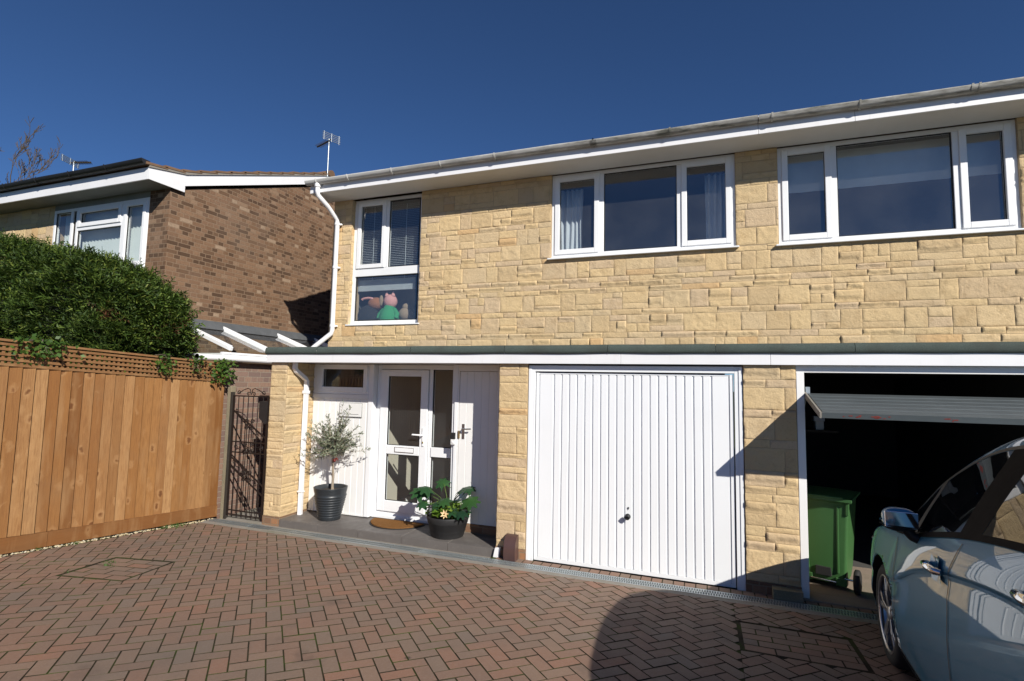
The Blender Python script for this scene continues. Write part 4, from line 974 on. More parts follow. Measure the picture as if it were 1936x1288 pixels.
# ================================================================== SIDE GATE, FENCE, HEDGE
t = thing('garden_gate', 'black wrought iron side gate with scrollwork beside the fence', 'gate', (-5.72,0,0))
gx0, gx1, gy = -6.005, -5.405, .0
b = MB(); b.box(gx0-.045, gx0-.008, gy-.02, gy+.02, -.02, 1.66); b.build('hanging_post', M['dark_post'], t)
b = MB()
b.beam((gx0,gy,.035),(gx0,gy,1.62),.022,.022, up=(0,1,0)); b.beam((gx1,gy,.035),(gx1,gy,1.62),.022,.022, up=(0,1,0))
for z in (.045, .10, .86, 1.0, 1.61): b.beam((gx0,gy,z),(gx1,gy,z),.010,.016)
b.beam((gx0,gy,1.42),(gx1,gy,1.06),.010,.020); b.beam((gx0,gy,.80),(gx1,gy,.44),.010,.018); b.beam((gx0,gy,.68),(gx1,gy,.32),.010,.018)
b.build('frame', M['iron'], t)
for i in range(1, 7):
    b = MB(); x_ = gx0+(gx1-gx0)*i/7; b.tube([(x_,gy,.04),(x_,gy,1.61)], .0062, 6); b.build('bar', M['iron'], t)
b = MB(); cxg = (gx0+gx1)/2
def scroll(cx, cz, r0, turns, a0, sgn, lead):
    pts = []; n = int(18*turns)
    for i in range(n+1):
        a = a0+sgn*2*pi*turns*i/n; r = r0*(.25+.75*i/n); pts.append((cx+r*cos(a), gy, cz+r*sin(a)))
    pts += lead; b = MB(); b.tube(pts, .0055, 6); b.build('scroll', M['iron'], t)
for s_ in (-1, 1):
    scroll(cxg+s_*.21, 1.655, .032, 1.1, 0 if s_ > 0 else pi, s_*-1, [(cxg+s_*.14,gy,1.69),(cxg+s_*.06,gy,1.715),(cxg+s_*.02,gy,1.70),(cxg+s_*.006,gy,1.63)])
    scroll(cxg+s_*.05, 1.64, .024, 1.0, pi/2, s_, [(cxg+s_*.01,gy,1.66)])
    for cz in (1.24, .93, .56):
        scroll(cxg+s_*.05, cz+.05, .034, 1.3, -pi/2, s_, [(cxg+s_*.012,gy,cz+.0)]); scroll(cxg+s_*.05, cz-.05, .034, 1.3, pi/2, -s_, [(cxg+s_*.012,gy,cz)])
    scroll(cxg+s_*.22, .93, .036, 1.2, 0, s_, [(cxg+s_*.12,gy,.93)])
b = MB(); pr_ = [(0,1.26),(-.02,1.25),(-.13,1.33),(-.135,1.55),(0,1.55)]; b.prism(pr_, -.03, .06, lambda u, v, w2: (-5.403+u, w2+.01, v)); tag(b.build('letter_box', M['black_pl'], None, .006), 'black box fixed at the latch side of the iron gate', 'box')

def ry(y): return gz(y) if y < Y0 else 0
FX = lambda y: -6.125+.08*y
t = thing('panel_fence', 'tall closeboard timber fence with trellis top along the drive', 'fence', (-6.3,-4,0))
rng = random.Random(6)
bd = MB(); y = -.065
fence_end = -8.6
while y > fence_end:
    w_ = rng.uniform(.098,.108); y2 = y-w_; zt0, zb0 = 1.79+rng.uniform(-.004,.004), .16
    x0, x1 = FX(y), FX(y2); thk0, thk1 = .004, .020          # feather edge: thick edge over thin edge
    def P(yy, xx, z): return (xx, yy, z+ry(yy))
    bd.hull8([P(y2-.012,x1-.022,zb0),P(y2-.012,x1-.022+.006,zb0),P(y,x0+thk1-.012,zb0),P(y,x0-.022,zb0),P(y2-.012,x1-.022,zt0),P(y2-.012,x1-.022+.006,zt0),P(y,x0+thk1-.012,zt0),P(y,x0-.022,zt0)])
    y = y2
bd.build('board', M['fence'], t)
b = MB(); y = -.065
while y > fence_end:
    y2 = max(y-1.85, fence_end); b.hull8([(FX(y)-.005,y,ry(y)+.012),(FX(y)+.022,y,ry(y)+.012),(FX(y2)+.022,y2+.004,ry(y2)+.012),(FX(y2)-.005,y2+.004,ry(y2)+.012),(FX(y)-.005,y,ry(y)+.158),(FX(y)+.022,y,ry(y)+.158),(FX(y2)+.022,y2+.004,ry(y2)+.158),(FX(y2)-.005,y2+.004,ry(y2)+.158)]); y = y2
b.build('gravel_board', M['rail'], t)
b = MB()
def rail(z, hh, off, dep):
    y0_, y1_ = -.06, fence_end; k = 0; y = y0_
    while y > y1_:
        y2 = max(y-1.85, y1_)
        b.hull8([(FX(y)+off-dep,y,ry(y)+z),(FX(y)+off,y,ry(y)+z),(FX(y2)+off,y2,ry(y2)+z),(FX(y2)+off-dep,y2,ry(y2)+z),(FX(y)+off-dep,y,ry(y)+z+hh),(FX(y)+off,y,ry(y)+z+hh),(FX(y2)+off,y2,ry(y2)+z+hh),(FX(y2)+off-dep,y2,ry(y2)+z+hh)]); y = y2
rail(2.026, .022, .032, .07)
for k in range(5): rail(1.792+k*.049, .026, .012, .012)
b.build('trellis_slat', M['trellis'], t)
b = MB(); y = -.07
while y > fence_end: b.hull8([(FX(y)-.014,y-.022,ry(y)+1.79),(FX(y)-.001,y-.022,ry(y)+1.79),(FX(y)-.001,y,ry(y)+1.79),(FX(y)-.014,y,ry(y)+1.79),(FX(y)-.014,y-.022,ry(y)+2.026),(FX(y)-.001,y-.022,ry(y)+2.026),(FX(y)-.001,y,ry(y)+2.026),(FX(y)-.014,y,ry(y)+2.026)]); y -= .048
b.build('trellis_upright', M['trellis'], t)
b = MB(); b.box(-6.11,-6.045,-.02,.06,-.05,1.74); b.build('end_post', M['concrete_post'], t, .006)
for y in (-1.9, -3.75, -5.6, -7.45):
    b = MB(); b.box(FX(y)-.13, FX(y)-.03, y-.05, y+.05, ry(y)-.05, ry(y)+1.95); b.build('post', M['rail'], t)

# conifer hedge
def hedge():
    t = thing('conifer_hedge', 'dense dark green conifer hedge rising behind the timber fence', 'hedge', (-8.3,-1.4,0))
    rng = random.Random(20); lf = MB(); br = MB()
    def top(x_, y_): return 3.05+.215*(-6.5-x_)-.55*max(0.0, (x_+7.25)/.75)**2+.16*noise.noise(Vector((x_*1.3,y_*1.1,0)))+.05*noise.noise(Vector((x_*4,y_*4,3)))
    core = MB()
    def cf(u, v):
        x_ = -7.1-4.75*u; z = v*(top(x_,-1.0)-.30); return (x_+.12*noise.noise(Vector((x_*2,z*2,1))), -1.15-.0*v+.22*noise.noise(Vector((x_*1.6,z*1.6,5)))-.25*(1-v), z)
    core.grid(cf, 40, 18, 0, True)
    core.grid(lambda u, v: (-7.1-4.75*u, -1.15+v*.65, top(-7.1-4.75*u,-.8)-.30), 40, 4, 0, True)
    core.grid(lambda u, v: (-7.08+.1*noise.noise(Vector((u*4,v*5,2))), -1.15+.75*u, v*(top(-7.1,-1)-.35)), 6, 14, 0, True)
    core.build('blocking_core', M['hedge_core'], t)  # dark core added to block light inside the foliage
    def spray(p, d, L, dest, mat=0):
        d = d.normalized(); s_ = d.cross(Vector((rng.gauss(0,.3),rng.gauss(0,.3),1))).normalized(); n_ = s_.cross(d)
        tip = p+d*L-n_*.10*L
        for k in range(7):
            f = (k+.6)/7; q = p+d*L*f*.9-n_*(.10*L*f*f); w_ = L*.42*(1.1-f); sg = 1 if k % 2 else -1
            e = q+d*w_*.75+s_*sg*w_+n_*rng.gauss(0,.10)*L; wd = L*.045
            dest.add([q-d*wd, q+d*wd*1.2, e+d*wd*.9, e-d*wd*.2-s_*sg*wd], [(0,1,2,3)])
        dest.add([p-s_*.03*L, p+s_*.03*L, tip+s_*.012*L, tip-s_*.012*L], [(0,1,2,3)])
    n = 0
    while n < 17000:
        x_ = -6.45-5.2*rng.random()**.95; r = rng.random()
        zt = top(x_,-1.0)
        if r < .52:      # face towards the drive
            z = 1.55+(zt-1.55)*rng.random(); lump = .28*noise.noise(Vector((x_*1.9,z*2.1,9))); y_ = -1.42-lump-.28*max(0,(zt-z<.35))*-1*(.35-(zt-z))/.35+rng.gauss(0,.06)
            d = Vector((rng.gauss(.35,.6),-1.0,rng.gauss(.45,.5)))
        elif r < .82:    # top
            y_ = rng.uniform(-1.35,-.35); z = top(x_,y_)+rng.gauss(0,.05)-.02; d = Vector((rng.gauss(.3,.7),rng.gauss(-.4,.6),rng.uniform(.3,1.1)))
        else:            # end nearest the side gate
            z = 1.5+(top(-6.9,-1)-1.5)*rng.random(); y_ = rng.uniform(-1.35,-.25); lump = .16*noise.noise(Vector((y_*2.5,z*2.8,4))); x_ = -6.56+lump+rng.gauss(0,.05)-.42*((z-2.55)/.55)**2*(1 if z > 2.55 else .55); d = Vector((1.0,rng.gauss(-.2,.5),rng.gauss(.12,.30)))
        p = Vector((x_,y_,z)); n += 1
        L = rng.uniform(.12,.26)
        dead = (x_ > -6.95 and z < 2.62 and z > 2.15 and noise.noise(Vector((x_*3,y_*3,z*3))) > .30)
        spray(p-d.normalized()*.06, d, L, br if dead else lf)
    lf.build('foliage', M['hedge'], t); br.build('dead_foliage', M['hedge_brown'], t)
    b = MB()
    for x_ in (-7.2,-8.3,-9.4,-10.5,-11.4): b.tube([(x_,-1.0,-.1),(x_+.05,-.98,1.2),(x_,-1.0,2.5)], [.07,.05,.02], 8)
    b.build('trunk', M['bark'], t)
hedge()
def climber(cx_, n, sp, zs, seed, label, drop=0.0):
    rng = random.Random(seed); t = thing('climbing_plant', label, 'climber', (FX(cx_)+.03, cx_, 1.8+ry(cx_)), 'climbers spilling over the trellis')
    b = MB(); st = MB(); base = Vector((FX(cx_)+.045, cx_, 2.05+ry(cx_)))
    for k in range(5):
        e = base+Vector((rng.uniform(.0,.07), rng.gauss(0,sp*1.1), rng.uniform(-zs,.02))); st.tube([base+Vector((-.09,rng.gauss(0,.05),.02)), base+Vector((.0,0,.03)), e], [.004,.003,.002], 5)
    for i in range(n):
        p = base+Vector((abs(rng.gauss(.0,.04))-.01, rng.gauss(0,sp), rng.uniform(-zs,.05)-drop*rng.random()))
        d = Vector((rng.gauss(.5,.5),rng.gauss(0,.8),rng.gauss(-.2,.6))).normalized(); s_ = d.cross(Vector((rng.gauss(1,.5),rng.gauss(0,.5),rng.gauss(.5,.5)))).normalized(); L = rng.uniform(.035,.065)
        b.add([p, p+d*L*.4+s_*L*.36, p+d*L, p+d*L*.4-s_*L*.36], [(0,1,2,3)])
    b.build('leaf', M['climber'], t); st.build('stem', M['bark'], t)
climber(-.14, 190, .085, .26, 1, 'leafy climber tumbling over the gate end of the trellis')
climber(-.52, 55, .05, .16, 2, 'thin climber shoots on the trellis near its gate end')
climber(-.92, 75, .07, .20, 3, 'small climber hanging on the middle of the trellis')
climber(-2.12, 130, .11, .15, 4, 'green climber over the trellis at the left picture edge')

# ================================================================== NEIGHBOUR HOUSE
XN, YN, XL = -7.285, -.18, -15.9
NH = thing('brick_house', 'brown brick neighbouring house with white bargeboard and low tiled roof', 'house', (-11.5,3,0))
ridge_y, kz = 3.15, .47
k_slope = .385
b = MB(); zs = lambda y: 4.64+k_slope*y if y <= ridge_y else 4.66+k_slope*(2*ridge_y-y)
b.add([(XN,YN,-.12),(XN,6.5,-.12),(XN,6.5,zs(6.5)),(XN,ridge_y,zs(ridge_y)),(XN,YN,zs(YN))], [(0,1,2,3,4)])
b.add([(-7.70,YN,-.12),(XN,YN,-.12),(XN,YN,4.60),(-7.70,YN,4.60)], [(0,1,2,3)])
b.box(XL, XL+.2, YN+.003, 6.5, -.12, 4.6); b.box(XL+.2, XN-.003, 6.3, 6.5, -.12, 4.6)
b.build('wall', M['brick_nb'], NH)
b = MB(); stone_face(lambda x_: b, (-13.2, YN, 0), (1,0,0), (0,-1,0), 3.285, 2.6, 4.6, (), 77); b.box(XL, -9.915, YN+.001, YN+.2, -.12, 4.6, 1); b.box(-9.915, -7.702, YN+.004, YN+.2, -.12, 3.43, 1); b.build('front_stone', [M['stone'], M['mortar']], NH)
nf = window(NH, -9.91, -7.70, 3.44, 4.50, YN-.01, [(-9.87,-9.49,3.485,4.46,False), (-9.30,-8.285,4.175,4.46,True), (-9.30,-8.285,3.485,4.12,False), (-8.22,-7.745,3.485,4.46,True)])
bars(nf, [(-9.4895,-9.43,3.489,4.451), (-9.355,-9.3005,3.489,4.451), (-8.2845,-8.2205,3.489,4.451), (-9.3,-8.285,4.1205,4.1745)], YN-.01); sill(nf, -9.94, -7.67, 3.44, YN-.01, .06)
b = MB(); b.box(-9.4295,-9.3555,YN+.01,YN+.05,3.489,4.451); b.build('gap_strip', M['dark_post'], nf)
b = MB(); b.box(-9.91,-7.70,YN-.008,YN+.06,4.501,4.60); b.build('window_head', M['grey_soffit'], nf)  # eaves shade on the head is put into its grey
b = MB(); rng = random.Random(8); x_ = -9.86
while x_ < -7.75: b.hull8([(x_,YN+.13,3.45),(x_+.085,YN+.165,3.45),(x_+.085,YN+.168,3.45),(x_,YN+.133,3.45),(x_,YN+.13,4.5),(x_+.085,YN+.165,4.5),(x_+.085,YN+.168,4.5),(x_,YN+.133,4.5)]); x_ += .078
tag(b.build('vertical_blind', M['vblind']), 'pale vertical blinds inside the upper window of the brick house', 'blind')
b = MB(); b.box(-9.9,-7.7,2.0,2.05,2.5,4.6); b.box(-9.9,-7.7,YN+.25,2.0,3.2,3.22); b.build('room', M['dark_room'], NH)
# eaves: wide soffit box, fascia, boxed end, verge
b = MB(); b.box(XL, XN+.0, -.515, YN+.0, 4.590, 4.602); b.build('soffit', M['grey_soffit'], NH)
b = MB(); b.box(XL, XN+.03, -.540, -.516, 4.588, 4.76); b.build('fascia', M['white_old'], NH, .003)
b = MB(); b.prism([(-.540,4.588),(.0,4.588),(.0,4.862),(-.540,4.765)], XN+.0305, XN+.052, lambda u, v, w2: (w2, u, v))
vz = lambda y: 4.875+(.385*y if y <= ridge_y else .385*(2*ridge_y-y)) if y > 0 else 4.875+.19*y
b.prism([(.001,4.685),(ridge_y,4.685+k_slope*ridge_y),(ridge_y,vz(ridge_y)+.0),(.001,vz(0)-.005)], XN+.0305, XN+.050, lambda u, v, w2: (w2, u, v))
b.prism([(2*ridge_y-.001,4.685),(2*ridge_y,vz(0)-.005),(ridge_y+.001,vz(ridge_y)),(ridge_y+.001,4.685+k_slope*ridge_y)], XN+.0305, XN+.050, lambda u, v, w2: (w2, u, v))
b.build('bargeboard', M['white_old'], NH, .002)
b = MB(); n = 14; ya0 = -.60; rng = random.Random(3)
for i in range(n):
    ya, yb = ya0+(ridge_y-ya0)*i/n, ya0+(ridge_y-ya0)*(i+1)/n+.04; za, zb = vz(ya)+.055+rng.uniform(-.006,.006), vz(yb)+.03
    for y_a, y_b in ((ya, yb), (2*ridge_y-ya, 2*ridge_y-yb)):
        q = [(XL,y_a,za-.035),(XN+.075,y_a,za-.035),(XN+.075,y_b,zb-.030),(XL,y_b,zb-.030),(XL,y_a,za),(XN+.075,y_a,za),(XN+.075,y_b,zb),(XL,y_b,zb)]
        if y_a > ridge_y: q = [q[3],q[2],q[1],q[0],q[7],q[6],q[5],q[4]]
        b.hull8(q)
b.tube([(XL,ridge_y,vz(ridge_y)+.01),(XN+.08,ridge_y,vz(ridge_y)+.01)], .085, 12)
b.build('roof', M['roof_tile'], NH)
b = MB(); b.prism([(-.55,vz(-.55)-.02),(.001,vz(.001)-.02),(ridge_y,vz(ridge_y)-.02),(ridge_y,vz(ridge_y)+.02),(.001,vz(.001)+.02),(-.55,vz(-.55)+.02)], XN+.0505, XN+.068, lambda u, v, w2: (w2, u, v)); b.build('verge_mortar', M['concrete'], NH)
gutter(NH, XL, XN+.06, [-8.0,-8.8,-9.6,-10.4,-11.2], [], 4.832, -.602, .060, M['black_gutter'], M['black_gutter'], -.540)
# glazed lean-to in the passage
LT = thing('glazed_lean_to', 'lean-to with white bars and glass roof between the two houses', 'lean-to', (-6.7,1.5,0))
XB = -6.225
b = MB(); b.box(XB-.12, XB-.03, -.10, 3.4, -.12, 2.07); b.build('wall', M['brick_lean'], LT)
b = MB(); b.box(XB-.03, XB+.02, -.05, 3.4, 2.075, 2.205); b.box(XB+.0205, XB+.032, -.05, 3.4, 2.135, 2.15); b.box(XB+.0205, XB+.03, -.05, 3.4, 2.175, 2.20); b.build('eaves_beam', M['white'], LT, .003)
b = MB(); b.tube([(XB+.06,-.47,2.115),(XB+.06,-.30,2.115),(XB+.06,3.4,2.11)], .042, 12); b.tube([(XB+.06,-.47,2.115),(XB+.06,-.445,2.115)], .048, 12); b.build('gutter', M['white_pipe'], LT)
for y in (.10, .82, 1.95, 2.9):
    b = MB(); b.beam((XB+.0,y,2.255),(XN+.02,y,2.635),.055,.055); b.beam((XB+.0,y,2.292),(XN+.02,y,2.672),.035,.018); b.build('rafter', M['white'], LT, .005)
b = MB(); b.add([(XB+.0,.10,2.24),(XB,3.3,2.24),(XN,3.3,2.625),(XN,.10,2.625)], [(0,1,2,3)]); b.build('roof_pane', M['glass_roof'], LT)
b = MB(); b.add([(XB-.01,.10,2.20),(XN+.01,.10,2.20),(XN+.01,.10,2.60),(XB-.01,.10,2.235)], [(0,1,2,3)]); b.build('end_pane', M['glass_roof'], LT)
b = MB(); b.box(XN+.06,XN+.95,.12,.16,2.16,2.20); b.build('tie_bar', M['white'], LT)
b = MB(); b.hull8([(XN-.002,.0,2.63),(XN+.10,.0,2.60),(XN+.10,3.35,2.60),(XN-.002,3.35,2.63),(XN-.002,.0,2.735),(XN+.016,.0,2.735),(XN+.016,3.35,2.735),(XN-.002,3.35,2.735)]); b.build('flashing', M['lead'], LT)

# aerials
def aerial(base, ztop, L, ang, label, refl=True, s=1.0):
    t = thing('tv_aerial', label, 'aerial', base, 'rooftop television aerials'); x_, y_, z_ = base
    b = MB(); b.tube([base, (x_,y_,ztop)], .018*s, 8); b.build('pole', M['galv'], t)
    b = MB(); d = Vector((cos(ang), sin(ang), -.04)); sd_ = Vector((-sin(ang), cos(ang), 0)); c = Vector((x_,y_,ztop-.04))
    b.beam(c+d*.08, c-d*L, .03*s, .03*s)
    for k in range(9): p = c-d*(L*(k+1)/10); b.tube([p-sd_*.10*s, p+sd_*.10*s], .006*s, 5)
    b.build('boom', M['dark_post'], t)
    b = MB()
    for dz in (-.07,-.035,0,.035,.07): b.tube([c+d*.10+sd_*-.26*s+Vector((0,0,dz+.04)), c+d*.10+sd_*.26*s+Vector((0,0,dz+.04))], .009*s, 5)
    for o_ in (-.22,0,.22): b.tube([c+d*.10+sd_*o_*s+Vector((0,0,-.05)), c+d*.10+sd_*o_*s+Vector((0,0,.13))], .007*s, 5)
    b.build('reflector', M['galv'], t)
aerial((-7.22,3.02,6.0), 6.80, .50, rad(-22), 'short aerial standing at the gable peak of the brick house', s=.75)
aerial((-15.65,3.15,6.1), 7.50, .45, rad(200), 'aerial above the dark gutter at the far left roof', s=1.1)

# bare winter tree far behind the neighbour's roof
def bare_tree():
    t = thing('bare_tree', 'leafless tree with fine twigs beyond the far left roof', 'tree', (-29.9,6.4,-.1)); rng = random.Random(15); b = MB(); tw = MB()
    def grow(p, d, L, r, lvl):
        pts = [p]; dd = d.copy(); n = 4
        for k in range(n):
            dd = (dd+Vector((rng.gauss(0,.10 if lvl else .02),rng.gauss(0,.10 if lvl else .02),.07))).normalized(); pts.append(pts[-1]+dd*L/n)
        rs = [max(.010, r*(1-.45*k/n)) for k in range(n+1)]
        (b if lvl < 2 else tw).tube(pts, rs, 6 if lvl < 2 else 3, cap=False)
        if lvl >= 5: return
        for k in range(4 if lvl < 4 else 4):
            a = rng.uniform(0, 2*pi); sp = rng.uniform(.3,.75); q = pts[rng.choice((2,3,4,4))] if lvl else pts[-1-(k % 2)]
            u = dd.cross(Vector((cos(a),sin(a),.2))).normalized(); grow(q, (dd*cos(sp)+u*sin(sp)+Vector((0,0,.30))).normalized(), L*(rng.uniform(.18,.27) if lvl == 0 else rng.uniform(.45,.65)), rs[-1]*rng.uniform(.5,.75), lvl+1)
    for dx in (-.06, -.02, .01, .035):
        grow(Vector((-29.9,6.4,-.1)), Vector((dx,rng.uniform(-.06,.06),1)).normalized(), 8.6+rng.uniform(-.6,.4), .15, 0)
    b.build('trunk', M['bark'], t); tw.build('crown', M['bark'], t)
bare_tree()

# ================================================================== WHEELIE BIN
def wheelie():
    t = thing('wheelie_bin', 'green wheelie bin standing in the mouth of the open garage', 'bin', (1.095,.575,.013)); t.rotation_euler = (0,0,rad(-20)); t.scale = (.86,.80,.885)
    def ring(hx, hy0, hy1, z, r=.03, n=4):
        pts = []
        for cx_, cy_, a0 in ((hx-r,hy1-r,0),(-hx+r,hy1-r,90),(-hx+r,hy0+r,180),(hx-r,hy0+r,270)):
            for k in range(n+1): a = rad(a0+90*k/n); pts.append((cx_+r*cos(a), cy_+r*sin(a), z))
        return pts
    b = MB(); secs = [(.205,-.26,.20,.058),(.215,-.275,.21,.12),(.222,-.285,.235,.20),(.262,-.335,.30,.86),(.268,-.34,.31,.90),(.285,-.36,.33,.905),(.285,-.36,.33,.935)]
    rs = [ring(*s_) for s_ in secs]; n = len(rs[0]); vs = sum(rs, [])
    b.add(vs, [(i*n+j, i*n+(j+1)%n, (i+1)*n+(j+1)%n, (i+1)*n+j) for i in range(len(secs)-1) for j in range(n)], 0, True); b.add(rs[0], [tuple(range(n))[::-1]]); b.add(rs[-1], [tuple(range(n))])
    # raised ribs down the face and the band at the base
    for x_ in (-.135, .145): b.hull8([(x_-.011,-.300,.17),(x_+.011,-.300,.17),(x_+.011,-.26,.17),(x_-.011,-.26,.17),(x_*1.12-.011,-.346,.86),(x_*1.12+.011,-.346,.86),(x_*1.12+.011,-.30,.86),(x_*1.12-.011,-.30,.86)])
    b.hull8([(-.222,-.286,.052),(-.10,-.286,.052),(-.10,-.2,.052),(-.222,-.2,.052),(-.226,-.293,.125),(-.10,-.293,.125),(-.10,-.2,.125),(-.226,-.2,.125)]); b.hull8([(.12,-.286,.045),(.222,-.286,.045),(.222,-.18,.045),(.12,-.18,.045),(.12,-.293,.125),(.226,-.293,.125),(.226,-.18,.125),(.12,-.18,.125)])
    body = b.build('body', M['bin'], t, .006, local=True)
    b = MB(); b.hull8([(-.07,-.301,.125),(.085,-.301,.125),(.085,-.25,.125),(-.07,-.25,.125),(-.065,-.305,.215),(.08,-.305,.215),(.08,-.25,.215),(-.065,-.25,.215)]); b.build('recess_shade', M['seal'], body, .004, local=True)  # black block on the face, the recess's shade put into its colour
    b = MB(); b.tube([(-.115,-.289,.078),(.125,-.289,.078)], .009, 8); b.build('lift_bar', M['metal'], body, local=True)
    b = MB(); b.grid(lambda u, v: ((u-.5)*.60, -.385+.735*v, .942+.035*sin(pi*u)**.5*sin(pi*min(1,v*1.0))**.5), 14, 14, 0, True); b.box(-.30,.30,-.392,-.372,.918,.950); b.box(-.30,-.286,-.385,.35,.922,.948); b.box(.286,.30,-.385,.35,.922,.948); b.box(-.286,.286,-.37,.345,.9365,.945)
    b.tube([(-.22,-.385,.955),(.22,-.385,.955)], .014, 8); b.build('lid', M['bin'], t, .004, local=True)
    b = MB(); b.hull8([(.235,-.345,.78),(.262,-.345,.78),(.262,-.3,.78),(.235,-.3,.78),(.24,-.352,.90),(.27,-.352,.90),(.27,-.3,.90),(.24,-.3,.90)]); b.build('side_grip', M['bin'], t, .004, local=True)
    b = MB(); b.tube([(-.32,-.262,.122),(.32,-.262,.122)], .011, 8); b.build('axle', M['metal'], t, local=True)
    b = MB(); b.lathe([(0,-.022),(.055,-.022),(.085,-.026),(.10,-.018),(.102,0),(.10,.018),(.085,.026),(.055,.022),(0,.022)], (0,0,0), 28, axis='x')
    w1 = b.build('wheel', M['rubber'], t, local=True); w1.location = (.318,-.285,.122); w1.scale = (1.1,1.2,1.2)
    w2 = w1.copy(); COL.objects.link(w2); w2.parent = t; w2.location = (-.318,-.285,.122)
wheelie()
# ================================================================== PARKED CAR
def interp(tab, x):
    # smooth (monotone-ish Catmull-Rom) interpolation of a table sorted by x
    xs = [p[0] for p in tab]
    if x <= xs[0]: return tab[0][1]
    if x >= xs[-1]: return tab[-1][1]
    i = max(k for k in range(len(xs)-1) if xs[k] <= x); n = len(tab)
    x0, x1 = xs[i], xs[i+1]; y0, y1 = tab[i][1], tab[i+1][1]; h = x1-x0; t = (x-x0)/h
    d = lambda k: 0 if k <= 0 or k >= n-1 else (tab[k+1][1]-tab[k-1][1])/(xs[k+1]-xs[k-1])
    m0, m1 = d(i)*h, d(i+1)*h
    return (2*t**3-3*t*t+1)*y0+(t**3-2*t*t+t)*m0+(-2*t**3+3*t*t)*y1+(t**3-t*t)*m1
def car():
    yaw = rad(4); O = Vector((1.95,-1.13,SLOPE*.83))
    fw = Vector((sin(yaw), cos(yaw), -SLOPE*cos(yaw))).normalized(); rt = Vector((cos(yaw), -sin(yaw), 0)); rt = (rt-fw*rt.dot(fw)).normalized(); up = rt.cross(fw)
    t = thing('parked_car', 'pale blue hatchback parked nose-in at the open garage', 'car', O)
    t.rotation_euler = Matrix(((rt.x,fw.x,up.x),(rt.y,fw.y,up.y),(rt.z,fw.z,up.z))).to_euler()
    # local frame: x right, y forward (front axle at y=-.08), z up
    W = [(-3.24,.50),(-3.20,.66),(-3.05,.775),(-2.6,.835),(-2.0,.858),(-.8,.862),(-.3,.858),(.2,.845),(.5,.80),(.68,.70),(.78,.52),(.82,.34)]
    BELT = [(-3.24,.98),(-3.05,1.13),(-2.6,1.15),(-2.17,1.136),(-1.6,1.075),(-.83,.943),(-.45,.90),(.0,.855),(.4,.775),(.68,.70),(.82,.62)]
    TOP = [(-3.24,1.00),(-3.20,1.14),(-3.12,1.28),(-2.98,1.44),(-2.8,1.505),(-2.3,1.556),(-1.8,1.570),(-1.45,1.543),(-1.13,1.465),(-.80,1.325),(-.50,1.135),(-.27,.985),(-.05,.925),(.4,.84),(.68,.745),(.78,.66),(.82,.62)]
    RW = [(-3.24,.44),(-3.0,.50),(-2.2,.56),(-1.6,.575),(-1.1,.60),(-.7,.655),(-.4,.70),(-.1,.70),(.4,.62),(.7,.48),(.82,.30)]   # half width of roof edge / bonnet edge
    CRE = [(-3.2,.95),(-2.23,.99),(-1.6,.93),(-1.0,.815),(-.52,.66),(-.2,.60),(.8,.52)]
    LOW = [(-3.24,.42),(-3.1,.30),(-2.7,.22),(-2.0,.185),(-.6,.185),(.3,.20),(.7,.24),(.82,.34)]
    def section(s):
        w_, bl, tp, rw, cr, lo = (interp(T, s) for T in (W, BELT, TOP, RW, CRE, LOW))
        rw = min(rw, w_*.93); bl = min(bl, tp-.005); cr = min(cr, bl-.05); mid = (lo+cr)/2
        cab = max(0, tp-bl); edge = tp-min(.055, cab*.25) if cab > .02 else tp-.008
        pts = [(0,lo),(w_*.75,lo),(w_*.955,lo+.02),(w_*.985,lo+.10),(w_*1.004,mid),(w_*.994,cr-.05),(w_*1.002,cr),(w_*.988,(cr+bl)/2),(w_*.955,bl),
               ((w_*.955)*.62+rw*.38,bl+(edge-bl)*.42),((w_*.955)*.22+rw*.78,bl+(edge-bl)*.80),(rw,edge),(rw*.86,tp-.012),(rw*.45,tp),(0,tp+.004)]
        return pts
    SEG = 4
    def sec_fine(s):
        P = section(s); out = []; n = len(P)
        for i in range(n-1):
            p0, p1, p2, p3 = P[max(i-1,0)], P[i], P[i+1], P[min(i+2,n-1)]
            for k in range(SEG):
                u = k/SEG; q = []
                for c in (0, 1):
                    m0, m1 = (p2[c]-p0[c])*.42, (p3[c]-p1[c])*.42
                    q.append((2*u**3-3*u*u+1)*p1[c]+(u**3-2*u*u+u)*m0+(-2*u**3+3*u*u)*p2[c]+(u**3-u*u)*m1)
                out.append(tuple(q))
        return out+[P[-1]]
    st = sorted(set([-3.24,-3.23,-3.2,-3.16,-3.1,.70,.74,.77,.79,.805,.815,.82]+[-3.05+.075*k for k in range(50)]))
    b = MB(); rows = []
    for s in st:
        h = sec_fine(s); rows.append([(-x_, s, z) for x_, z in h]+[(x_, s, z) for x_, z in h[::-1]][1:-1])
    n = len(rows[0]); vs = sum(rows, [])
    b.add(vs, [(i*n+j, (i+1)*n+j, (i+1)*n+(j+1)%n, i*n+(j+1)%n) for i in range(len(st)-1) for j in range(n)], 0, True)
    b.add(rows[0], [tuple(range(n))]); b.add(rows[-1], [tuple(range(n))[::-1]])
    FA, RA, WR = -.08, -2.61, .315
    # weld caps
    body = b.build('body', [M['paint'], M['cartrim']], t, local=True)
    bm = bmesh.new(); bm.from_mesh(body.data); bmesh.ops.remove_doubles(bm, verts=bm.verts, dist=1e-5); bmesh.ops.recalc_face_normals(bm, faces=bm.faces); bm.to_mesh(body.data); bm.free()
    # wheel arches are cut out of the body shell
    cut = MB()
    for a in (FA, RA):
        for sgn in (-1, 1):
            x0, x1 = sorted((sgn*.50, sgn*1.2)); N = 36
            pr_ = [(a+.365*cos(2*pi*i/N), .315+.365*sin(2*pi*i/N)) for i in range(N)]; cut.prism(pr_, x0, x1, lambda u, v, w2: (w2, u, v))
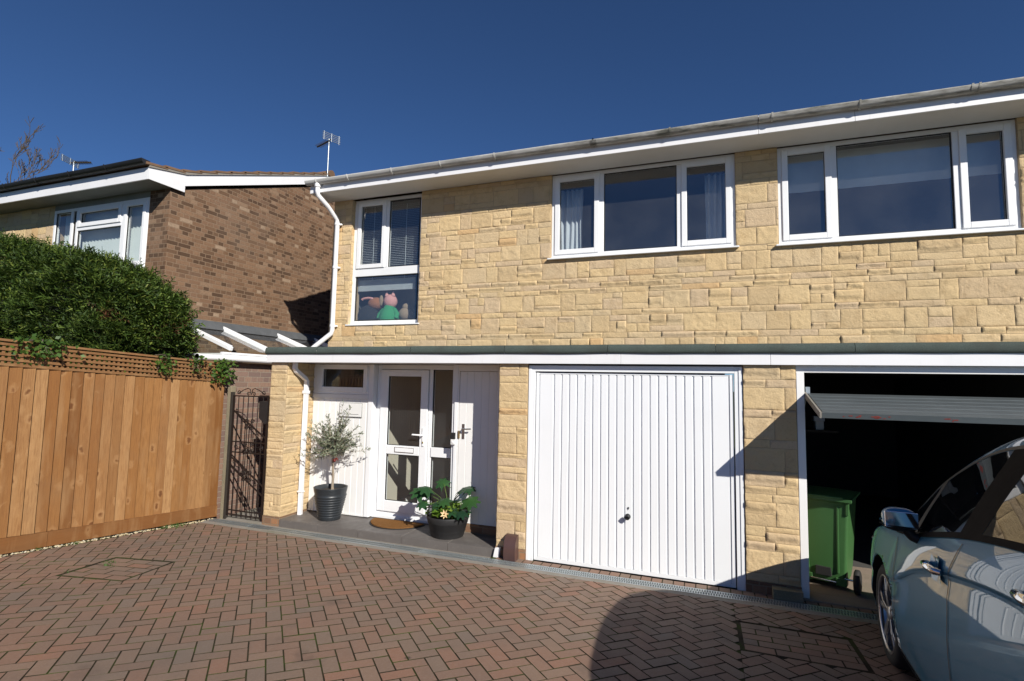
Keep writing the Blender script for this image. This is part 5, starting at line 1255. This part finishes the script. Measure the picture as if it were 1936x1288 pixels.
    co = cut.build('arch_cutter', M['cartrim'], None, local=True)
    bm = bmesh.new(); bm.from_mesh(co.data); bmesh.ops.remove_doubles(bm, verts=bm.verts, dist=1e-5); bmesh.ops.recalc_face_normals(bm, faces=bm.faces); bm.to_mesh(co.data); bm.free()
    body.parent = None
    md = body.modifiers.new('arch', 'BOOLEAN'); md.operation = 'DIFFERENCE'; md.object = co; md.solver = 'EXACT'; md.material_mode = 'TRANSFER'
    bpy.context.view_layer.update(); dg = bpy.context.evaluated_depsgraph_get()
    nm = bpy.data.meshes.new_from_object(body.evaluated_get(dg)); body.modifiers.clear(); body.data = nm; body.parent = t
    bpy.data.objects.remove(co)
    cache = {}
    def side_w(s, h):                               # half width of the shell at station s, height h (outer side)
        k_ = round(s, 3)
        if k_ not in cache: cache[k_] = sec_fine(k_)
        F = cache[k_]; best = None
        for i in range(6*SEG if False else 2*SEG, len(F)-1):
            (x0, z0), (x1, z1) = F[i], F[i+1]
            if (z0-h)*(z1-h) <= 0 and z0 != z1: best = x0+(x1-x0)*(h-z0)/(z1-z0)
        return best if best is not None else F[2*SEG][0]
    def patch(name, bot, top, s0, s1, m, off=.004, par=None, nu=18, nv=6, sides=(-1, 1)):
        for sg in sides:
            b = MB()
            def fn(u, v):
                s = s0+(s1-s0)*u; h = bot(s)+(top(s)-bot(s))*v; return (sg*(side_w(s, h)+off), s, h)
            b.grid(fn, nu, nv, 0, True, sg > 0); b.build(name, m, par or t, local=True)
    def line(name, pts, wd, m, off=.003, sides=(-1, 1), par=None):
        for sg in sides:
            b = MB(); P = []
            for i in range(len(pts)-1):
                (sa, ha), (sb, hb) = pts[i], pts[i+1]; n = max(2, int(sqrt((sb-sa)**2+(hb-ha)**2)/.03))
                for k in range(n): P.append((sa+(sb-sa)*k/n, ha+(hb-ha)*k/n))
            P.append(pts[-1]); vs = []
            for i, (s, h) in enumerate(P):
                a, c = P[max(i-1,0)], P[min(i+1,len(P)-1)]; d = Vector((c[0]-a[0], c[1]-a[1])).normalized(); nx, nz = -d.y*wd/2, d.x*wd/2
                for q in (-1, 1): ss, hh = s+q*nx, h+q*nz; vs.append((sg*(side_w(ss, hh)+off), ss, hh))
            b.add(vs, [(2*i, 2*i+1, 2*i+3, 2*i+2) for i in range(len(P)-1)], 0, True); b.build(name, m, par or t, local=True)
    belt = lambda s: interp(BELT, s)+.028
    def roofl(s): return interp(TOP, s)-.062
    # side windows: small quarter light, front door, rear door, rear quarter
    qtop = lambda s: min(roofl(s)-.028, belt(s)+.0+(-.50-s)*.86)
    patch('quarter_window', lambda s: belt(s), lambda s: max(belt(s)+.004, roofl(s)-.045), -.80, -.47, M['carglass'])
    patch('window', lambda s: belt(s), lambda s: roofl(s)-.035, -1.535, -.865, M['carglass'])
    patch('window', lambda s: belt(s), lambda s: roofl(s)-.035, -2.50, -1.765, M['carglass'])
    patch('quarter_window', lambda s: belt(s)+.01, lambda s: roofl(s)-.04-max(0,(-2.62-s))*.35, -2.86, -2.56, M['carglass'])
    patch('pillar', lambda s: belt(s)-.004, lambda s: roofl(s)-.03, -1.765, -1.535, M['pillar'], .005, nu=6)
    patch('pillar', lambda s: belt(s)-.004, lambda s: roofl(s)-.03, -.865, -.80, M['cartrim'], .005, nu=3)
    patch('pillar', lambda s: belt(s)-.004, lambda s: roofl(s)-.03, -2.56, -2.50, M['cartrim'], .005, nu=3)
    line('belt_trim', [(s_, belt(s_)-.012) for s_ in [-2.86+.08*k for k in range(31)]], .026, M['pillar'], .007)
    line('window_trim', [(s_, roofl(s_)-.024) for s_ in [-2.84+.06*k for k in range(40)]], .016, M['cartrim'], .006)
    # shut lines
    crs = lambda s: interp(CRE, s)
    line('shut_line', [(-.52,.885),(-.545,.78),(-.50,.66),(-.485,.5),(-.50,.26)], .009, M['seal'], .0035)
    line('shut_line', [(-1.62,1.06),(-1.585,.99),(-1.53,.92),(-1.475,.80),(-1.46,.62),(-1.465,.42),(-1.48,.23)], .009, M['seal'], .0035)
    line('shut_line', [(-2.52,1.13),(-2.50,1.0),(-2.40,.86),(-2.25,.70),(-2.20,.5),(-2.19,.23)], .009, M['seal'], .0035)
    line('shut_line', [(-.50,.243),(-1.0,.232),(-1.5,.230),(-2.19,.232)], .006, M['seal'])
    line('crease_line', [(s_, crs(s_)-.022) for s_ in [-2.9+.08*k for k in range(30)]], .010, M['paint'], .004)  # thin strip of body paint following the crease
    line('sill_trim', [(-.50,.205),(-1.2,.20),(-2.2,.205)], .03, M['cartrim'], .006)
    # door handles
    for sg in (-1, 1):
        for s_, h in ((-1.37,.895),(-2.30,1.015)):
            b = MB(); xw = side_w(s_, h); 
            b.grid(lambda u, v: (sg*(side_w(s_-.065+.13*u, h-.055+.11*v)+.003-.016*sin(pi*u)*sin(pi*v)+.010), s_-.065+.13*u, h-.055+.11*v), 8, 8, 0, True, sg > 0); b.build('handle_cup', M['paint'], t, local=True)
            b = MB(); P = [(sg*(xw+.014), s_+.075, h+.006),(sg*(xw+.034), s_+.055, h+.008),(sg*(xw+.038), s_, h+.008),(sg*(xw+.034), s_-.085, h+.006),(sg*(xw+.012), s_-.10, h+.005)]
            b.tube(P, [.013,.016,.017,.016,.013], 8); b.build('door_handle', M['chrome'], t, local=True)
        # mirror
        b = MB(); mc = Vector((sg*.905, -.93, 1.045))
        def mf(u, v):
            a = 2*pi*u; p = pi*v; ex = .7; cx_, sx_ = cos(a), sin(a); f = lambda q: math.copysign(abs(q)**ex, q)
            r = sin(p)**.8
            return (mc.x+sg*.080*f(cos(p)), mc.y+.078*r*f(cx_)*(1.15 if cx_ > 0 else .55), mc.z+.060*r*f(sx_))
        b.grid(mf, 24, 14, 0, True, sg < 0); mir = b.build('mirror', M['paint'], t, local=True)
        b = MB(); b.hull8([(mc.x-.075,mc.y-.043,mc.z-.042),(mc.x+.075,mc.y-.043,mc.z-.042),(mc.x+.075,mc.y-.037,mc.z-.042),(mc.x-.075,mc.y-.037,mc.z-.042),(mc.x-.075,mc.y-.048,mc.z+.042),(mc.x+.075,mc.y-.048,mc.z+.042),(mc.x+.075,mc.y-.040,mc.z+.042),(mc.x-.075,mc.y-.040,mc.z+.042)]); b.build('mirror_glass', M['chrome'], mir, .003, local=True)
        b = MB(); b.grid(lambda u, v: (mc.x+sg*(-.086+.172*u), mc.y-.045+.09*v+.02*sin(pi*u)*(1 if v > .5 else -.3), mc.z-.034-.032*sin(pi*v)*sin(pi*u)**.5), 10, 6, 0, True); b.build('mirror_base', M['cartrim'], mir, local=True)
        b = MB(); b.tube([(mc.x-sg*.03,mc.y,mc.z-.05),(mc.x-sg*.055,mc.y+.0,mc.z-.085),(sg*(side_w(-.90,.95)-.02),-.93,.945)], [.030,.026,.032], 10); b.build('mirror_stalk', M['cartrim'], mir, local=True)
        b = MB(); b.grid(lambda u, v: (mc.x+sg*(.0905*cos(.1+1.1*u)), mc.y+.082*sin(.1+1.1*u), mc.z-.018+.010*v), 8, 2, 0, True); b.build('mirror_lamp', M['lens'], mir, local=True)
    # windscreen, rear glass, lamps, grille, plates
    def top_patch(name, s0, s1, k0, k1, m, off=.004, nu=14):
        b = MB(); f = lambda s, a: (interp(RW, s)*a, s, 0)
        def fn(u, v):
            s = s0+(s1-s0)*u; F = sec_fine(s); lo_ = 11*SEG; i = lo_+(len(F)-1-lo_)*(1-abs(2*v-1)); i0 = int(min(i, len(F)-2)); fr = i-i0
            x_, z = F[i0][0]+(F[i0+1][0]-F[i0][0])*fr, F[i0][1]+(F[i0+1][1]-F[i0][1])*fr
            return ((1 if v > .5 else -1)*x_*.94, s, z+off)
        b.grid(fn, nu, 16, 0, True); b.build(name, m, t, local=True)
    top_patch('windscreen', -1.28, -.32, 0, 1, M['carglass']); top_patch('rear_window', -3.14, -2.93, 0, 1, M['carglass'], .008, 8)
    line('headlight', [(.70,.66),(.5,.735),(.28,.79)], .085, M['lens'], .006); line('tail_light', [(-3.16,1.02),(-3.06,1.08),(-2.96,1.1)], .13, M['red_lens'], .006)
    b = MB(); b.grid(lambda u, v: (-.48+.96*u, .826-.12*(abs(2*u-1)**2.4), .36+.16*v), 16, 4, 0, True, True); b.build('grille', M['cartrim'], t, local=True)
    # roof gutter strips
    for sg in (-1, 1):
        b = MB(); b.tube([(sg*(interp(RW, s_)*.93), s_, interp(TOP, s_)-.034) for s_ in [-2.9+.1*k for k in range(20)]], .007, 6); b.build('roof_strip', M['cartrim'], t, local=True)
    # wheels
    tb = MB(); tb.lathe([(.225,-.085),(.245,-.098),(.285,-.098),(.305,-.085),(.315,-.06),(.316,0),(.315,.06),(.305,.085),(.285,.098),(.245,.098),(.225,.085)], (0,0,0), 44, axis='x')
    tyre_m = tb
    def rim_mb():
        r = MB(); r.lathe([(.226,-.070),(.222,-.088),(.232,-.097),(.242,-.096),(.243,-.088)], (0,0,0), 44, axis='x'); r.lathe([(.226,-.070),(.215,-.02),(.212,.07)], (0,0,0), 44, axis='x')
        for k in range(5):
            for dlt in (-.16, .16):
                a = 2*pi*k/5+.2; a2 = a+dlt
                p0, p1, p2 = (-.070, .045*cos(a+dlt*.6), .045*sin(a+dlt*.6)), (-.078, .14*cos(a+dlt*.75), .14*sin(a+dlt*.75)), (-.074, .224*cos(a2), .224*sin(a2))
                r.beam(p0, p1, .026, .026, up=(1,0,0)); r.beam(p1, p2, .030, .022, up=(1,0,0))
        r.lathe([(0,-.088),(.035,-.086),(.055,-.078),(.060,-.060),(.058,-.04)], (0,0,0), 24, axis='x'); return r
    disc = MB(); disc.lathe([(0,-.02),(.145,-.02),(.145,.0),(0,.0)], (0,0,0), 30, axis='x'); disc.lathe([(0,.03),(.215,.03)], (0,0,0), 30, axis='x')
    first = None
    for sg in (-1, 1):
        for a in (FA, RA):
            if first is None:
                wm = tb.build('wheel', M['tyre'], t, local=True); rim = rim_mb().build('rim', M['alloy'], wm, .004, local=True); br = disc.build('brake_disc', M['cartrim'], wm, local=True); first = (wm, rim, br); o = wm
            else:
                o = first[0].copy(); COL.objects.link(o); o.parent = t
                for ch in first[1:]: c = ch.copy(); COL.objects.link(c); c.parent = o
            o.location = (sg*.735, a, .315); o.rotation_euler = (0, 0, 0 if sg < 0 else pi)
    # number plates
    for s_, h, r_ in ((.842,.30,0),(-3.262,.72,0)):
        b = MB(); b.box(-.26,.26,s_-.006,s_+.006,h-.056,h+.056); b.build('number_plate', M['white'] if s_ > 0 else M['plate_edge'], t, .002, local=True)
car()
